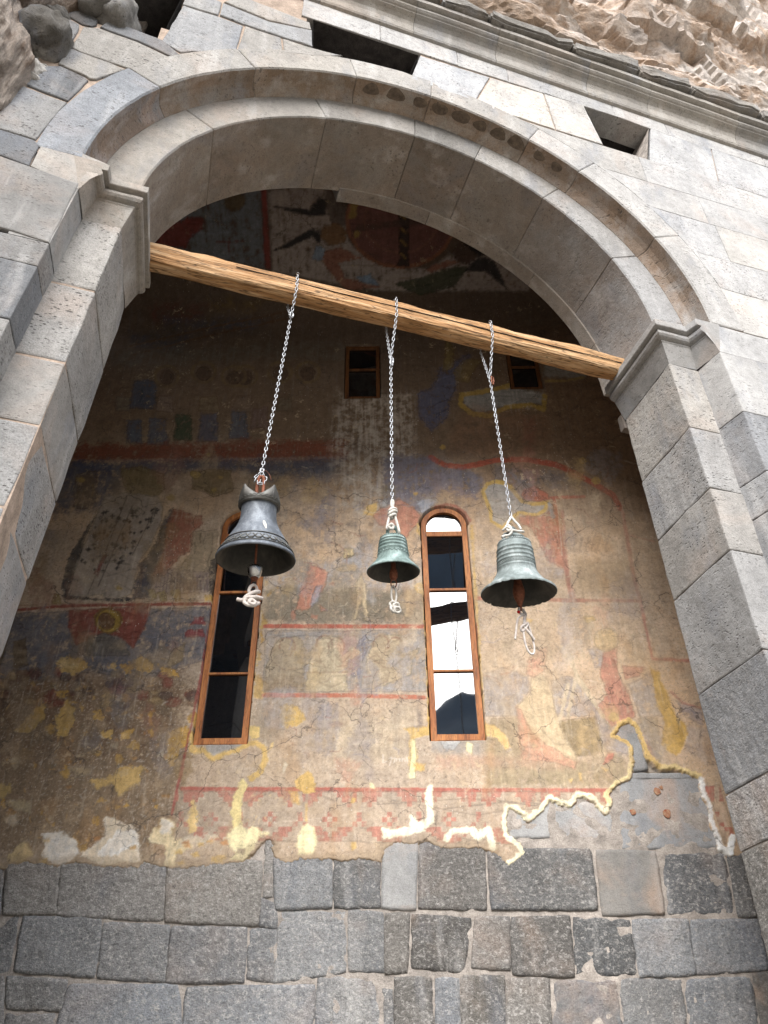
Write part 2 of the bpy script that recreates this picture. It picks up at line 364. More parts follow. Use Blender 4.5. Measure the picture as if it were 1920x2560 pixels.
def prism(name, plan0, plan1, z0, z1, mat, parent, bev=.010, cuts=4, amp=.004, gap=.003, seed=0):
    """pier stone: a plan polygon (u, d) at z0 and at z1"""
    bm = bmesh.new(); n = len(plan0)
    a = [bm.verts.new((p[0], p[1], z0 + gap)) for p in plan0]; b = [bm.verts.new((p[0], p[1], z1 - gap)) for p in plan1]
    bm.faces.new(a); bm.faces.new(b[::-1])
    for i in range(n): bm.faces.new((a[i], b[i], b[(i + 1) % n], a[(i + 1) % n]))
    bmesh.ops.bevel(bm, geom=bm.edges[:], offset=bev, segments=2, profile=.6, affect='EDGES')
    bmesh.ops.subdivide_edges(bm, edges=[e for e in bm.edges if e.calc_length() > .12], cuts=cuts, use_grid_fill=True)
    roughen(bm, amp, 5, seed)
    roughen(bm, amp * .6, 17, seed + 3)
    return from_bm(name, bm, mat, parent)

def arc_stone(name, a0, a1, prof, mat, parent, uc, zc, bev=.008, seed=0, step=1.6, second=None):
    """voussoir: closed profile [(r, d)...] swept between two angles (degrees from the crown)"""
    g = math.degrees(.002 / 2.2)
    a0 += g; a1 -= g
    n = max(3, int(abs(a1 - a0) / step)); angs = [a0 + (a1 - a0) * i / n for i in range(n + 1)]
    be = math.degrees(bev / 2.2)
    angs = [angs[0], angs[0] + be] + angs[1:-1] + [angs[-1] - be, angs[-1]]
    cr = sum(p[0] for p in prof) / len(prof); cd = sum(p[1] for p in prof) / len(prof)
    bm = bmesh.new(); rings = []
    for k, a in enumerate(angs):
        end = k in (0, len(angs) - 1); t = math.radians(a); ring = []
        for r, d in prof:
            if end:
                q = Vector((cr - r, cd - d)); q.normalize(); r, d = r + q.x * bev * .8, d + q.y * bev * .8
            j = .0035 * jn((r * 2, a * .05, d), 6, seed); r += j; d += .0025 * jn((r * 2, a * .07, d), 6, seed + 3)
            ring.append(bm.verts.new((uc + r * math.sin(t), d, zc + r * math.cos(t))))
        rings.append(ring)
    m = len(prof)
    for a, b in zip(rings, rings[1:]):
        for i in range(m):
            q = bm.faces.new((a[i], a[(i + 1) % m], b[(i + 1) % m], b[i]))
            if second and i in second[1]: q.material_index = 1
    bm.faces.new(rings[0]); bm.faces.new(rings[-1][::-1])
    o = from_bm(name, bm, mat, parent)
    if second: o.data.materials.append(M[second[0]])
    return o

def bx(x0, x1, y0, y1, z0, z1): return [(x0, y0, z0), (x1, y0, z0), (x1, y1, z0), (x0, y1, z0), (x0, y0, z1), (x1, y0, z1), (x1, y1, z1), (x0, y1, z1)], [(0, 3, 2, 1), (4, 5, 6, 7), (0, 1, 5, 4), (1, 2, 6, 5), (2, 3, 7, 6), (3, 0, 4, 7)]
def lathe(prof, seg=64, mod=None):
    v, f = [], []
    for i, (r, z) in enumerate(prof):
        for s in range(seg):
            a = 2 * math.pi * s / seg; rr, zz = (r, z) if mod is None else mod(r, z, a, i)
            v.append((rr * math.cos(a), rr * math.sin(a), zz))
    for i in range(len(prof) - 1):
        for s in range(seg):
            f.append((i * seg + s, i * seg + (s + 1) % seg, (i + 1) * seg + (s + 1) % seg, (i + 1) * seg + s))
    return v, f
def tube_geo(path, r, seg=8, closed=False, caps=True):
    P = [Vector(p) for p in path]; n = len(P); v, f = [], []; up = Vector((.13, .27, .95)).normalized(); prev = None
    for i in range(n):
        t = (P[(i + 1) % n] - P[i - 1]) if closed else (P[min(i + 1, n - 1)] - P[max(i - 1, 0)])
        t.normalize()
        if prev is None: nrm = t.cross(up).normalized()
        else:
            nrm = prev - t * prev.dot(t)
            nrm = nrm.normalized() if nrm.length > 1e-6 else t.cross(up).normalized()
        prev = nrm; bi = t.cross(nrm); rr = r[i] if isinstance(r, (list, tuple)) else r
        for s in range(seg):
            a = 2 * math.pi * s / seg; v.append(tuple(P[i] + nrm * (math.cos(a) * rr) + bi * (math.sin(a) * rr)))
    for i in range(n if closed else n - 1):
        j = (i + 1) % n
        for s in range(seg): f.append((i * seg + s, i * seg + (s + 1) % seg, j * seg + (s + 1) % seg, j * seg + s))
    if caps and not closed:
        f.append(tuple(range(seg))[::-1]); f.append(tuple((n - 1) * seg + s for s in range(seg)))
    return v, f
def smooth_path(pts, per=6, closed=False):
    P = [Vector(p) for p in pts]; n = len(P); out = []
    for i in range(n if closed else n - 1):
        if closed: a, b, c, d = P[i - 1], P[i], P[(i + 1) % n], P[(i + 2) % n]
        else: a, b, c, d = P[max(i - 1, 0)], P[i], P[i + 1], P[min(i + 2, n - 1)]
        for k in range(per):
            t = k / per
            out.append(.5 * ((2 * b) + (c - a) * t + (2 * a - 5 * b + 4 * c - d) * t * t + (3 * b - a - 3 * c + d) * t ** 3))
    if not closed: out.append(P[-1])
    return out
def joined(parts):
    V, F = [], []
    for v, f in parts:
        o = len(V); V += list(v); F += [tuple(i + o for i in q) for q in f]
    return V, F

# ================================================================== SETTING
def grid_sheet(name, fn, nu, nv, mat, smooth=True):
    v = [fn(i / nu, j / nv) for j in range(nv + 1) for i in range(nu + 1)]
    f = [(j * (nu + 1) + i, j * (nu + 1) + i + 1, (j + 1) * (nu + 1) + i + 1, (j + 1) * (nu + 1) + i) for j in range(nv) for i in range(nu)]
    o = from_py(name, v, f, mat, None, smooth); o['kind'] = 'structure'; return o
grid_sheet('ground', lambda s, t: (-2500 + 5000 * s, -2500 + 5000 * t, 0), 20, 20, 'ground')
def hill_pt(s, t):
    a = math.radians(-115 + 230 * s)                      # ring of forested slopes facing the monastery
    ridge = 340 + 45 * math.sin(s * 9 + 1.0) + 16 * math.sin(s * 23 + 2) + 14 * mnoise.noise(Vector((s * 60, 0, 0)))
    r = 380 + 420 * t; z = -2 + ridge * 1.15 * t ** .8 + 16 * mnoise.noise(Vector((s * 40, t * 6, 3))) * t
    return (math.sin(a) * r, -math.cos(a) * r, z)
grid_sheet('mountain', hill_pt, 160, 30, 'forest')

ROCK_PATH = [(1.6, 8.86), (.25, 8.95), (-.12, 9.12), (.02, 9.7), (.0, 10.4), (.06, 11.3), (.0, 12.4), (.05, 14), (.5, 17), (3, 21), (9, 24), (15, 20), (16, 8), (16, -2.5)]
def rock_pt(s, t):
    u = -9 + 22 * s; k = t ** 1.75 * (len(ROCK_PATH) - 1); i = min(int(k), len(ROCK_PATH) - 2); w = k - i
    d = ROCK_PATH[i][0] * (1 - w) + ROCK_PATH[i + 1][0] * w; h = ROCK_PATH[i][1] * (1 - w) + ROCK_PATH[i + 1][1] * w
    h += -.045 * (u - 1.1)
    a = min(1, max(0, (k - 1.2) / 1.2))
    p = Vector((u * .55, h * .8, d * .5))
    q = mnoise.fractal(p, 1.0, 2.0, 3) * .22
    pv = Vector((u * .9 + h * .5, h * 1.6 - u * .25, d)); dv = mnoise.voronoi(pv)[0]; dw = mnoise.voronoi(pv * 3.1)[0]
    q2 = mnoise.fractal(p * 3.7, .9, 2.1, 4) * .05; pv = Vector((u * .75 + h * .35, h * 1.25 - u * .20, d * .5))
    for fq, am in ((1.0, .30), (2.6, .11), (6.0, .03)):
        x_ = pv * fq + Vector((mnoise.noise(pv * fq * 1.7), mnoise.noise(pv * fq * 1.7 + Vector((9, 0, 0))), 0)) * .25; c_ = mnoise.voronoi(x_)[1][0]; hsh = mnoise.noise(c_ * 7.31); hs2 = mnoise.noise(c_ * 5.17 + Vector((3, 1, 4)))
        q2 += am * (hsh + (x_ - c_).y * (.3 + .5 * hs2) + .5 * (x_ - c_).x * hs2)
    d -= a * (q + q2); h += a * .20 * mnoise.noise(Vector((u * 1.1, h, 5)))
    w3 = u * U + (D0 + d) * N
    return (w3[0], w3[1], h + EYE)
cl = grid_sheet('cliff', rock_pt, 420, 260, 'cliff', False)

# rock shoulder on the left: comes out past the masonry towards the courtyard
SHOULDER = [(.45, .9), (.25, .30), (.02, .02), (-.12, -.22), (-.5, -.45), (-1.1, -.8), (-1.9, -1.5), (-2.8, -3.0), (-4.5, -5.5), (-8, -8)]
def shoulder_pt(s, t):
    h = -1.7 + 14 * t; k = s ** 1.5 * (len(SHOULDER) - 1); i = min(int(k), len(SHOULDER) - 2); w = k - i
    u = SHOULDER[i][0] * (1 - w) + SHOULDER[i + 1][0] * w; d = SHOULDER[i][1] * (1 - w) + SHOULDER[i + 1][1] * w
    sh = np.interp(h, [-2, 4.5, 5.05, 5.3, 6.0, 6.3, 6.7, 7.1, 7.6, 9, 13], [-2.6, -2.4, -1.8, -1.56, -1.54, -1.60, -1.62, -1.46, -1.30, -1.1, -.9])
    u += sh
    q = abs(mnoise.noise(Vector((u * 3.4, d * 3.4, h * .5)))) * .22 + mnoise.fractal(Vector((u * 1.8, d * 1.8, h * .9)), 1, 2, 5) * .16 + mnoise.noise(Vector((u * 9, d * 9, h * 1.4))) * .05 + abs(mnoise.noise(Vector((u * 16, d * 16, h * 4)))) * .05
    u += (q - .10) * .5; d -= q * .7 * min(1, k / 2)
    w3 = u * U + (D0 + d) * N
    return (w3[0], w3[1], h + EYE)
grid_sheet('rock_shoulder', shoulder_pt, 170, 260, 'cliff_dark', False)

# ================================================================== ARCHED WALL
ARCH = empty('arched_wall', tuple(N * D0), YAW)
tag(ARCH, 'grey stone wall with a wide round arch and a moulded cornice under the cliff', 'wall'); ARCH['kind'] = 'thing'
UC, ZC = 1.3714, 5.08 + EYE
RO, RX, RI, RB, DI, DB = 2.35, 2.64, 2.0, 1.962, .213, .862
HZ = EYE
def F(pts, d=0.0): return [on_front(p, d) for p in pts]

# voussoirs
PO = [(RX, 0), (RO + .012, 0), (RO, .012), (RO, .11), (RO - .012, .15), (RO - .045, .190), (2.29, .207), (2.285, .222), (2.31, .30), (RX, .30)]
outer_j = [-89.6, -60, -36.2, -13.2, 3.5, 26.8, 40, 63.4, 89.6]
otone = [(.34, -.2, .9), (.37, .3, .0), (.40, .5, 0), (.42, .3, 0), (.42, .3, .0), (.44, .2, .2), (.44, .2, .2), (.45, .2, .2)]
for k, (a, b) in enumerate(zip(outer_j, outer_j[1:])):
    o = arc_stone('voussoir', a, b, PO, 'pitted' if k in (0, 1) else 'dressed', ARCH, UC, ZC, seed=k, second=('soffit', (2, 3, 4, 5, 6))); tone(o, *otone[k])
PI_ = [(2.30, DI), (RI + .010, DI), (RI, DI + .010), (1.988, .45), (RB, DB), (2.46, DB), (2.46, .315), (2.30, .315)]
inner_j = [-89.6, -53.8, -21.8, 1.5, 17.8, 38, 62.8, 89.6]
itone = [(.36, .6, 0), (.34, .5, 0), (.32, .4, 0), (.25, .3, 0), (.35, .3, 0), (.36, .2, .3), (.38, .1, .4)]
for k, (a, b) in enumerate(zip(inner_j, inner_j[1:])):
    o = arc_stone('voussoir', a, b, PI_, 'smooth' if k < 3 else 'dressed', ARCH, UC, ZC, seed=20 + k, second=('sooted', (2, 3))); tone(o, *itone[k])
# thin rear ring on the right half
PR = [(RB - .008, DB - .03), (RB - .016, DB + .10), (2.3, DB + .10), (2.3, DB + .004), (RB + .006, DB + .004), (RB + .006, DB - .04)]
for k, (a, b) in enumerate(((-14, 12), (12, 46), (46, 74), (74, 89))):
    tone(arc_stone('voussoir', a, b, PR, 'sooted', ARCH, UC, ZC, bev=.004, seed=40 + k), .36, .4)
# row of old stain rounds on the outer soffit
def disc_on_soffit(ang, d, rw, seed):
    v = []; f = []; m = 18
    for ring, sc in ((0, 0), (1, .7), (2, 1.0)):
        for s in range(m if ring else 1):
            q = 2 * math.pi * s / m; w = sc * rw * (1 + .10 * math.sin(3 * q + seed))
            a = math.radians(ang) + w * math.cos(q) / RO; rr = RO - (.006 if ring < 2 else .001)
            v.append((UC + rr * math.sin(a), d + w * .78 * math.sin(q), ZC + rr * math.cos(a)))
    for s in range(m):
        f.append((0, 1 + s, 1 + (s + 1) % m)); f.append((1 + s, 1 + m + s, 1 + m + (s + 1) % m, 1 + (s + 1) % m))
    return v, f
for i, a in enumerate((-9.5, -4, 1.6, 6.2, 11.2, 15.8, 20.2, 24.6, 30.4, 35)):
    o = from_py('stain_roundel', *disc_on_soffit(a, .088, .075 + .012 * math.sin(i * 2.1) if i < 8 else .055, i), 'stain', ARCH)

# facing stones traced from the joints
stones = [
 (Z8((-90, 1020), (185, 735), (582, 880), (308, 1205), (-90, 1085)), .38, .1, .3, 'pitted'),
 (Z8((203, 725), (330, 590), (420, 565), (520, 570), (740, 665), (772, 692), (585, 872)), .25, 0, .9, 'dressed'),
 (Z8((498, 548), (530, 490), (562, 408), (640, 425), (700, 452), (960, 545), (1088, 602), (832, 685), (772, 682), (745, 660)), .40, .4, 0, 'pitted'),
 (Z8((612, 402), (718, 228), (850, 236), (1190, 360), (1290, 405), (1470, 492), (1132, 598), (960, 540), (700, 448)), .41, .35, 0, 'pitted'),
 (Z8((856, 230), (930, 180), (985, 185), (1410, 345), (1555, 470), (1480, 488), (1290, 398), (1190, 354)), .27, 0, .8, 'dressed'),
 (Z8((475, 205), (560, 140), (692, 212), (690, 240), (602, 396), (548, 385), (545, 320)), .34, 0, .6, 'pitted'),
 (Z8((568, 128), (620, 80), (690, 55), (850, 165), (838, 218), (795, 230), (712, 212)), .15, 0, .7, 'dressed'),
 (Z8((-90, 1095), (0, 1115), (305, 1208), (345, 1250), (250, 1432), (170, 1405), (0, 1340), (-90, 1310)), .27, 0, .9, 'dressed'),
 (Z1((-260, 170), (0, 242), (692, 482), (428, 995), (0, 862), (-260, 780)), .37, .2, .2, 'smooth'),
 (R1((790, 22), (945, 70), (1052, 110), (1022, 214), (905, 220), (780, 226), (697, 178)), .44, 0, .5, 'pitted'),
 (R1((812, -60), (960, 10), (944, 66), (788, 18)), .42, .1, .3, 'dressed'),
 (R1((964, 12), (1160, 92), (1350, 132), (1352, 202), (1220, 160), (1056, 106), (948, 64)), .42, 0, .5, 'dressed'),
 (R1((1060, 110), (1215, 162), (1222, 226), (1042, 226), (1024, 214)), .44, .3, 0, 'dressed'),
 (R1((1222, 166), (1350, 206), (1482, 240), (1400, 246), (1228, 228)), .44, .4, 0, 'dressed'),
 (R1((1035, -20), (1340, 98), (1346, 130), (1160, 88), (966, 8)), .45, .3, 0, 'dressed'),
]
for k, (px, v, wm, bl, mt) in enumerate(stones):
    v *= .84
    o = slab('facing_stone', F(px), -.002 * (k % 3), .24, mt, ARCH, seed=k, gap=.003); tone(o, v, wm, bl)
for k, (ua, ub, ha, hb_) in enumerate(((-3, -1.62, 4.76, 5.22), (-3, -1.5, 5.22, 5.75), (-3, -1.5, 5.75, 6.2))):
    tone(slab('facing_stone', [(ua, ha + EYE), (ub, ha + EYE), (ub, hb_ + EYE), (ua, hb_ + EYE)], .007, .2, 'dressed', ARCH, seed=200 + k), .34, .1, .3)
# right spandrel, courses that follow the arch
def clip_poly(u0, u1, z0, z1, r):
    pts = []
    for (a, b, c, d) in ((u0, z0, u1, z0), (u1, z0, u1, z1), (u1, z1, u0, z1), (u0, z1, u0, z0)):
        m = max(2, int(math.hypot(c - a, d - b) / .07))
        for i in range(m): pts.append((a + (c - a) * i / m, b + (d - b) * i / m))
    out = []
    for p in pts:
        q = Vector((p[0] - UC, p[1] - ZC)); L = q.length
        if L < r: q *= r / max(L, 1e-6)
        c = (UC + q.x, ZC + q.y)
        if not out or math.hypot(c[0] - out[-1][0], c[1] - out[-1][1]) > .012: out.append(c)
    return out
courses = [(5.085, 5.62), (5.62, 6.08), (6.08, 6.62), (6.62, 7.06), (7.06, 7.50)]
for r, (h0, h1) in enumerate(courses):
    v0 = ZC + 0; z0, z1 = h0 + HZ, h1 + HZ
    us = UC + math.sqrt(max(0, (RX + .003) ** 2 - max(0, (h0 - 5.08)) ** 2))
    ustart = UC + math.sqrt(max(0.01, (RX) ** 2 - min(RX - .02, (h1 - 5.08)) ** 2))
    cuts = [ustart - .02]; x = us + random.uniform(.35, .75)
    while x < 6.6: cuts.append(x); x += random.uniform(.55, 1.15)
    cuts.append(6.8)
    for a, b in zip(cuts, cuts[1:]):
        o = slab('facing_stone', clip_poly(a, b, z0, z1, RX + .003), random.uniform(-.003, .003), .24, random.choice(('dressed', 'smooth', 'pitted')), ARCH, gap=.001, bev=.003, wob=.002, seed=int(a * 50) + r * 7)
        tone(o, random.uniform(.43, .54), random.uniform(0, .3), random.uniform(0, .6))
# course with the slots, and the course under the cornice
HA = [(.409, 8.215), (.432, 7.679), (1.30, 7.635), (1.425, 8.176)]
HB = [(3.17, 8.237), (3.251, 7.525), (3.717, 7.496), (3.90, 8.225)]
HBx = [(3.17, 8.237), (3.251, 7.525), (4.08, 7.478), (3.934, 8.23)]
def hz(pts): return [(p[0], p[1] + HZ) for p in pts]
row = [
 ([(1.44, 8.176), (1.33, 7.645), (1.95, 7.60), (2.15, 8.19)], .50, 0, .6), ([(2.16, 8.19), (1.96, 7.60), (2.02, 7.56), (2.75, 7.53), (2.72, 8.21)], .56, .5, 0),
 ([(2.73, 8.21), (2.76, 7.53), (3.245, 7.525), (3.165, 8.237)], .52, .2, 0),
 ([(3.915, 8.20), (3.74, 7.50), (4.09, 7.48), (4.5, 7.48), (4.62, 8.19)], .50, 0, .3), ([(4.63, 8.19), (4.51, 7.48), (5.5, 7.48), (5.6, 8.15)], .48, 0, .4), ([(5.61, 8.15), (5.51, 7.48), (6.8, 7.48), (6.8, 8.1)], .48, 0, .4)]
for k, (p, v, wm, bl) in enumerate(row):
    q = [(a, b) for a, b in hz(p)]
    o = slab('facing_stone', q, .001 * (k % 2), .24, 'dressed', ARCH, gap=.002, bev=.006, wob=.004, seed=70 + k); tone(o, v, wm, bl)
x = .30
while x < 6.8:
    w = random.uniform(.45, 1.2); t0 = 8.555 - .048 * (x - 1.09); t1 = 8.555 - .048 * (x + w - 1.09)
    lo0, lo1 = 8.222 if x < 3.9 else 8.17, 8.222 if x + w < 3.9 else 8.17
    o = slab('facing_stone', hz([(x, lo0), (x + w, lo1), (x + w, t1 + .02), (x, t0 + .02)]), random.uniform(-.003, .002), .24, 'dressed', ARCH, gap=.002, bev=.006, seed=int(90 + x * 10)); tone(o, random.uniform(.44, .52), .2, .4); x += w
# crown infill between ring and slots, to the right
for k, (a, b) in enumerate(((.42, 1.33), (1.33, 1.98))):
    p = clip_poly(a, b, ZC + 2.45, 7.64 + HZ - .03 * k, RX + .003)
    if abs(sum(p[i][0] * p[(i + 1) % len(p)][1] - p[(i + 1) % len(p)][0] * p[i][1] for i in range(len(p)))) > .02:
        tone(slab('facing_stone', p, .002, .24, 'dressed', ARCH, gap=.002, bev=.005, seed=130 + k), .47, .3)
for k, (a, b, h0, h1) in enumerate(((1.98, 2.45, 7.5, 7.56), (2.2, 2.9, 7.06, 7.53), (2.35, 3.0, 6.62, 7.06))):
    pass
# slots: linings run back into the wall
def slot(pts, depth, lean):
    v = []; q = hz(pts); n = len(q)
    for d in (.004, .16, depth):
        k = lean * (d - .004) / depth
        v += [(p[0] + k, d, p[1]) for p in q]
    f = [(r * n + i, r * n + (i + 1) % n, (r + 1) * n + (i + 1) % n, (r + 1) * n + i) for r in range(2) for i in range(n)] + [tuple(2 * n + i for i in range(n))]
    return from_py('slot_lining', v, f, 'soot', ARCH)
slot(HA, .62, .05); slot(HB, .62, .03)
# the splayed right cheek of the second slot
from_py('slot_cheek', [(3.90, .006, 8.225 + HZ), (3.715, .006, 7.498 + HZ), (3.70, .40, 7.52 + HZ), (3.88, .40, 8.22 + HZ)], [(0, 1, 2, 3)], 'greymortar', ARCH)
HC = F(Z8((1112, -60), (1096, 225), (1386, 345), (1442, 210), (1580, -60)))
v = [(p[0], d, p[1]) for d in (.02, .55) for p in HC]; n = len(HC)
from_py('slot_lining', v, [(i, (i + 1) % n, n + (i + 1) % n, n + i) for i in range(n)], 'soot', ARCH)
from_py('slot_back', [(HC[0][0] - .3, .50, HC[0][1] + .3), (HC[1][0] - .3, .50, HC[1][1] + .02), (HC[2][0] + .3, .50, HC[2][1] + .20), (HC[4][0] + .5, .50, HC[4][1] + .3)], [(0, 1, 2, 3)], 'render', ARCH)
from_py('slot_ledge', [(HC[1][0] + .04, .30, HC[1][1] + .17), (HC[2][0] + .1, .30, HC[2][1] + .15), (HC[2][0] + .1, .52, HC[2][1] + .12), (HC[1][0] + .04, .52, HC[1][1] + .15), (HC[1][0] + .04, .30, HC[1][1] - .05), (HC[2][0] + .1, .30, HC[2][1] - .02)], [(0, 1, 2, 3), (0, 4, 5, 1)], 'soot', ARCH)

# mortar bed / wall core behind the facing, open at the arch and the slots
def core_mask(u, z):
    h = z - HZ
    if h > 8.62 or u < -3.0: return False
    if math.hypot(u - UC, z - ZC) < RO + .14 and h > 5.0: return False
    if h <= 5.05 and -1.25 < u < 3.95: return False
    if u < -.78 and h > 6.95 and u > -1.25 and h < 9: return False
    if -.82 < u < -.70 and h > 7.2: return False
    for q in (HA, HBx):
        if q[0][0] - .06 < u < q[2][0] + .16 and q[2][1] - .06 < h < q[0][1] + .06: return False
    return True
V_, F_, idx = [], [], {}
cs = .05
def cv(i, j, y):
    k = (i, j, y)
    if k not in idx: idx[k] = len(V_); V_.append((i * cs, y, j * cs))
    return idx[k]
for i in range(int(-3 / cs), int(6.9 / cs)):
    for j in range(0, int(10.4 / cs)):
        if core_mask((i + .5) * cs, (j + .5) * cs): F_.append((cv(i, j, .013), cv(i + 1, j, .013), cv(i + 1, j + 1, .013), cv(i, j + 1, .013)))
        uu, hh = (i + .5) * cs, (j + .5) * cs - HZ
        if not (math.hypot(uu - UC, hh - 5.08) < 2.2 and hh > 5) and not (hh <= 5.05 and -1.0 < uu < 3.75) and uu > -3:
            F_.append((cv(i, j, .87), cv(i, j + 1, .87), cv(i + 1, j + 1, .87), cv(i + 1, j, .87)))
core = from_py('mortar_bed', V_, F_, 'mortar', ARCH)

# piers: outer order (front + reveal) and inner order
def lerp_u(tab, h): return float(np.interp(h, [t[0] for t in tab], [t[1] for t in tab]))
LF = [(-1.6, -1.30), (1.9, -1.10), (3.49, -1.016), (4.82, -.933)]
LA = [(-1.6, -.95), (2.44, -.79), (3.46, -.73), (4.77, -.668)]
LB = [(-1.6, -.86), (1.97, -.72), (2.57, -.695), (3.98, -.63), (4.79, -.607)]
RF = [(-1.6, 3.72), (4.755, 3.695)]; RA = [(-1.6, 3.41), (4.7, 3.39)]; RBk = [(-1.6, 3.405), (4.8, 3.388)]
lo = [4.757, 4.17, 3.95, 3.48, 2.86, 2.30, 1.72, 1.15, .55, -.05, -.7, -1.6]
LK = .84
lt = [None, (.33, .2, .3), (.24, 0, .8), (.38, .2, .2), (.36, .2, .3), (.3, 0, .6), (.36, .2, .2)]
for k, (h1, h0) in enumerate(zip(lo[1:], lo[2:])):
    a0, a1 = lerp_u(LF, h0), lerp_u(LF, h1); w = random.uniform(.8, 1.1)
    o = prism('pier_stone', [(a0 - w, 0), (a0, 0), (a0 + .028, DI + .03), (a0 - w, DI + .03)], [(a1 - w, 0), (a1, 0), (a1 + .028, DI + .03), (a1 - w, DI + .03)], h0 + HZ, h1 + HZ, 'pitted' if k in (1, 2) else 'dressed', ARCH, seed=k)
    q_ = lt[k + 1] if k + 1 < len(lt) else (.33, .1, .3); tone(o, q_[0] * LK, *q_[1:])
    o = prism('pier_stone', [(a0 - 2.4, 0), (a0 - w, 0), (a0 - w, DI), (a0 - 2.4, DI)], [(a1 - 2.4, 0), (a1 - w, 0), (a1 - w, DI), (a1 - 2.4, DI)], h0 + HZ, h1 + HZ, 'dressed', ARCH, seed=k + 30); tone(o, .33, .1, .3)
# reveal of the big block above
h1, h0 = 4.80, 4.17
o = prism('pier_stone', [(-2.1, .236), (-.985, .236), (-.962, .248), (-2.1, .25)], [(-2.1, .236), (-.95, .236), (-.92, .248), (-2.1, .25)], h0 + HZ, h1 + HZ, 'smooth', ARCH, bev=.002, cuts=1, amp=0); tone(o, .37, .2)
o = from_py('pier_stone', [(-.9745, .004, 4.175 + HZ), (-.9335, .004, 4.815 + HZ), (-.905, DI + .03, 4.815 + HZ), (-.946, DI + .03, 4.175 + HZ), (-1.2, .004, 4.175 + HZ), (-1.2, .004, 4.815 + HZ)], [(0, 3, 2, 1), (0, 1, 5, 4)], 'smooth', ARCH); tone(o, .37, .2, .2)
li = [4.775, 4.10, 3.46, 2.98, 2.44, 1.9, 1.3, .7, .1, -.5, -1.0, -1.6]
lit = [(.45, .3, 0, 'pitted'), (.42, .2, .1, 'pitted'), (.40, .3, .1, 'smooth'), (.40, .1, .2, 'pitted'), (.38, .1, .4, 'smooth'), (.38, .2, .3, 'dressed')]
for k, (h1, h0) in enumerate(zip(li, li[1:])):
    P0 = [(-1.5, DI), (lerp_u(LA, h0), DI), (lerp_u(LB, h0), DB), (-1.5, DB)]; P1 = [(-1.5, DI), (lerp_u(LA, h1), DI), (lerp_u(LB, h1), DB), (-1.5, DB)]
    t = lit[min(k, 5)]; o = prism('pier_stone', P0, P1, h0 + HZ, h1 + HZ, t[3], ARCH, bev=.014, seed=50 + k, amp=.006, gap=.006); tone(o, t[0] * LK, *t[1:3])
ro = [4.757, 4.13, 3.58, 3.30, 2.72, 2.2, 1.62, 1.05, .5, -.1, -.8, -1.6]
rot = [(.44, .1, .2), (.28, 0, .7), (.36, 0, .5), (.33, 0, .5), (.42, .1, .2)]
for k, (h1, h0) in enumerate(zip(ro, ro[1:])):
    a0, a1 = lerp_u(RF, h0), lerp_u(RF, h1); w = (.75, 1.15, .6, .9)[k % 4]
    P = lambda a: [(a, 0), (a + w, 0), (a + w, DI + .03), (a - .06, DI + .03)]
    o = prism('pier_stone', P(a0), P(a1), h0 + HZ, h1 + HZ, 'dressed' if k != 0 else 'smooth', ARCH, seed=80 + k, bev=.008); tone(o, *rot[min(k, 4)])
    Q = lambda a: [(a + w, 0), (6.8, 0), (6.8, DI), (a + w, DI)]
    o = prism('pier_stone', Q(a0), Q(a1), h0 + HZ, h1 + HZ, 'dressed', ARCH, seed=90 + k, bev=.006); tone(o, .47, .1, .3)
ri = [4.757, 4.09, 3.53, 3.02, 2.31, 1.67, 1.345, .80, .25, -.3, -.9, -1.6]
rit = [(.42, .35, 0, 'pitted'), (.38, .15, .3, 'pitted'), (.37, .3, .1, 'dressed'), (.34, .1, .3, 'dressed'), (.28, 0, .6, 'ashlar_worn'), (.30, .1, .2, 'ashlar'), (.22, .3, .0, 'ashlar')]
for k, (h1, h0) in enumerate(zip(ri, ri[1:])):
    P0 = [(lerp_u(RA, h0), DI), (4.4, DI), (4.4, DB), (lerp_u(RBk, h0), DB)]; P1 = [(lerp_u(RA, h1), DI), (4.4, DI), (4.4, DB), (lerp_u(RBk, h1), DB)]
    t = rit[min(k, 6)]; o = prism('pier_stone', P0, P1, h0 + HZ, h1 + HZ, t[3], ARCH, bev=.011, seed=110 + k, amp=.006); tone(o, *t[:3])
# mortar inside the pier joints
for uu0, uu1, fa, fb in ((-1.45, None, LA, LB),):
    vv = []
    for h in (-1.6, 4.78): vv += [(-1.4, DI + .007, h + HZ), (lerp_u(LA, h) - .008, DI + .007, h + HZ), (lerp_u(LB, h) - .008, DB - .02, h + HZ), (-1.4, DB - .02, h + HZ)]
    from_py('mortar_bed', vv, [(0, 1, 5, 4), (1, 2, 6, 5), (2, 3, 7, 6)], 'mortar', ARCH)
vv = []
for h in (-1.6, 4.7): vv += [(4.3, DI + .012, h + HZ), (lerp_u(RA, h) + .012, DI + .012, h + HZ), (lerp_u(RBk, h) + .012, DB - .02, h + HZ)]
from_py('mortar_bed', vv, [(0, 1, 4, 3), (1, 2, 5, 4)], 'greymortar', ARCH)
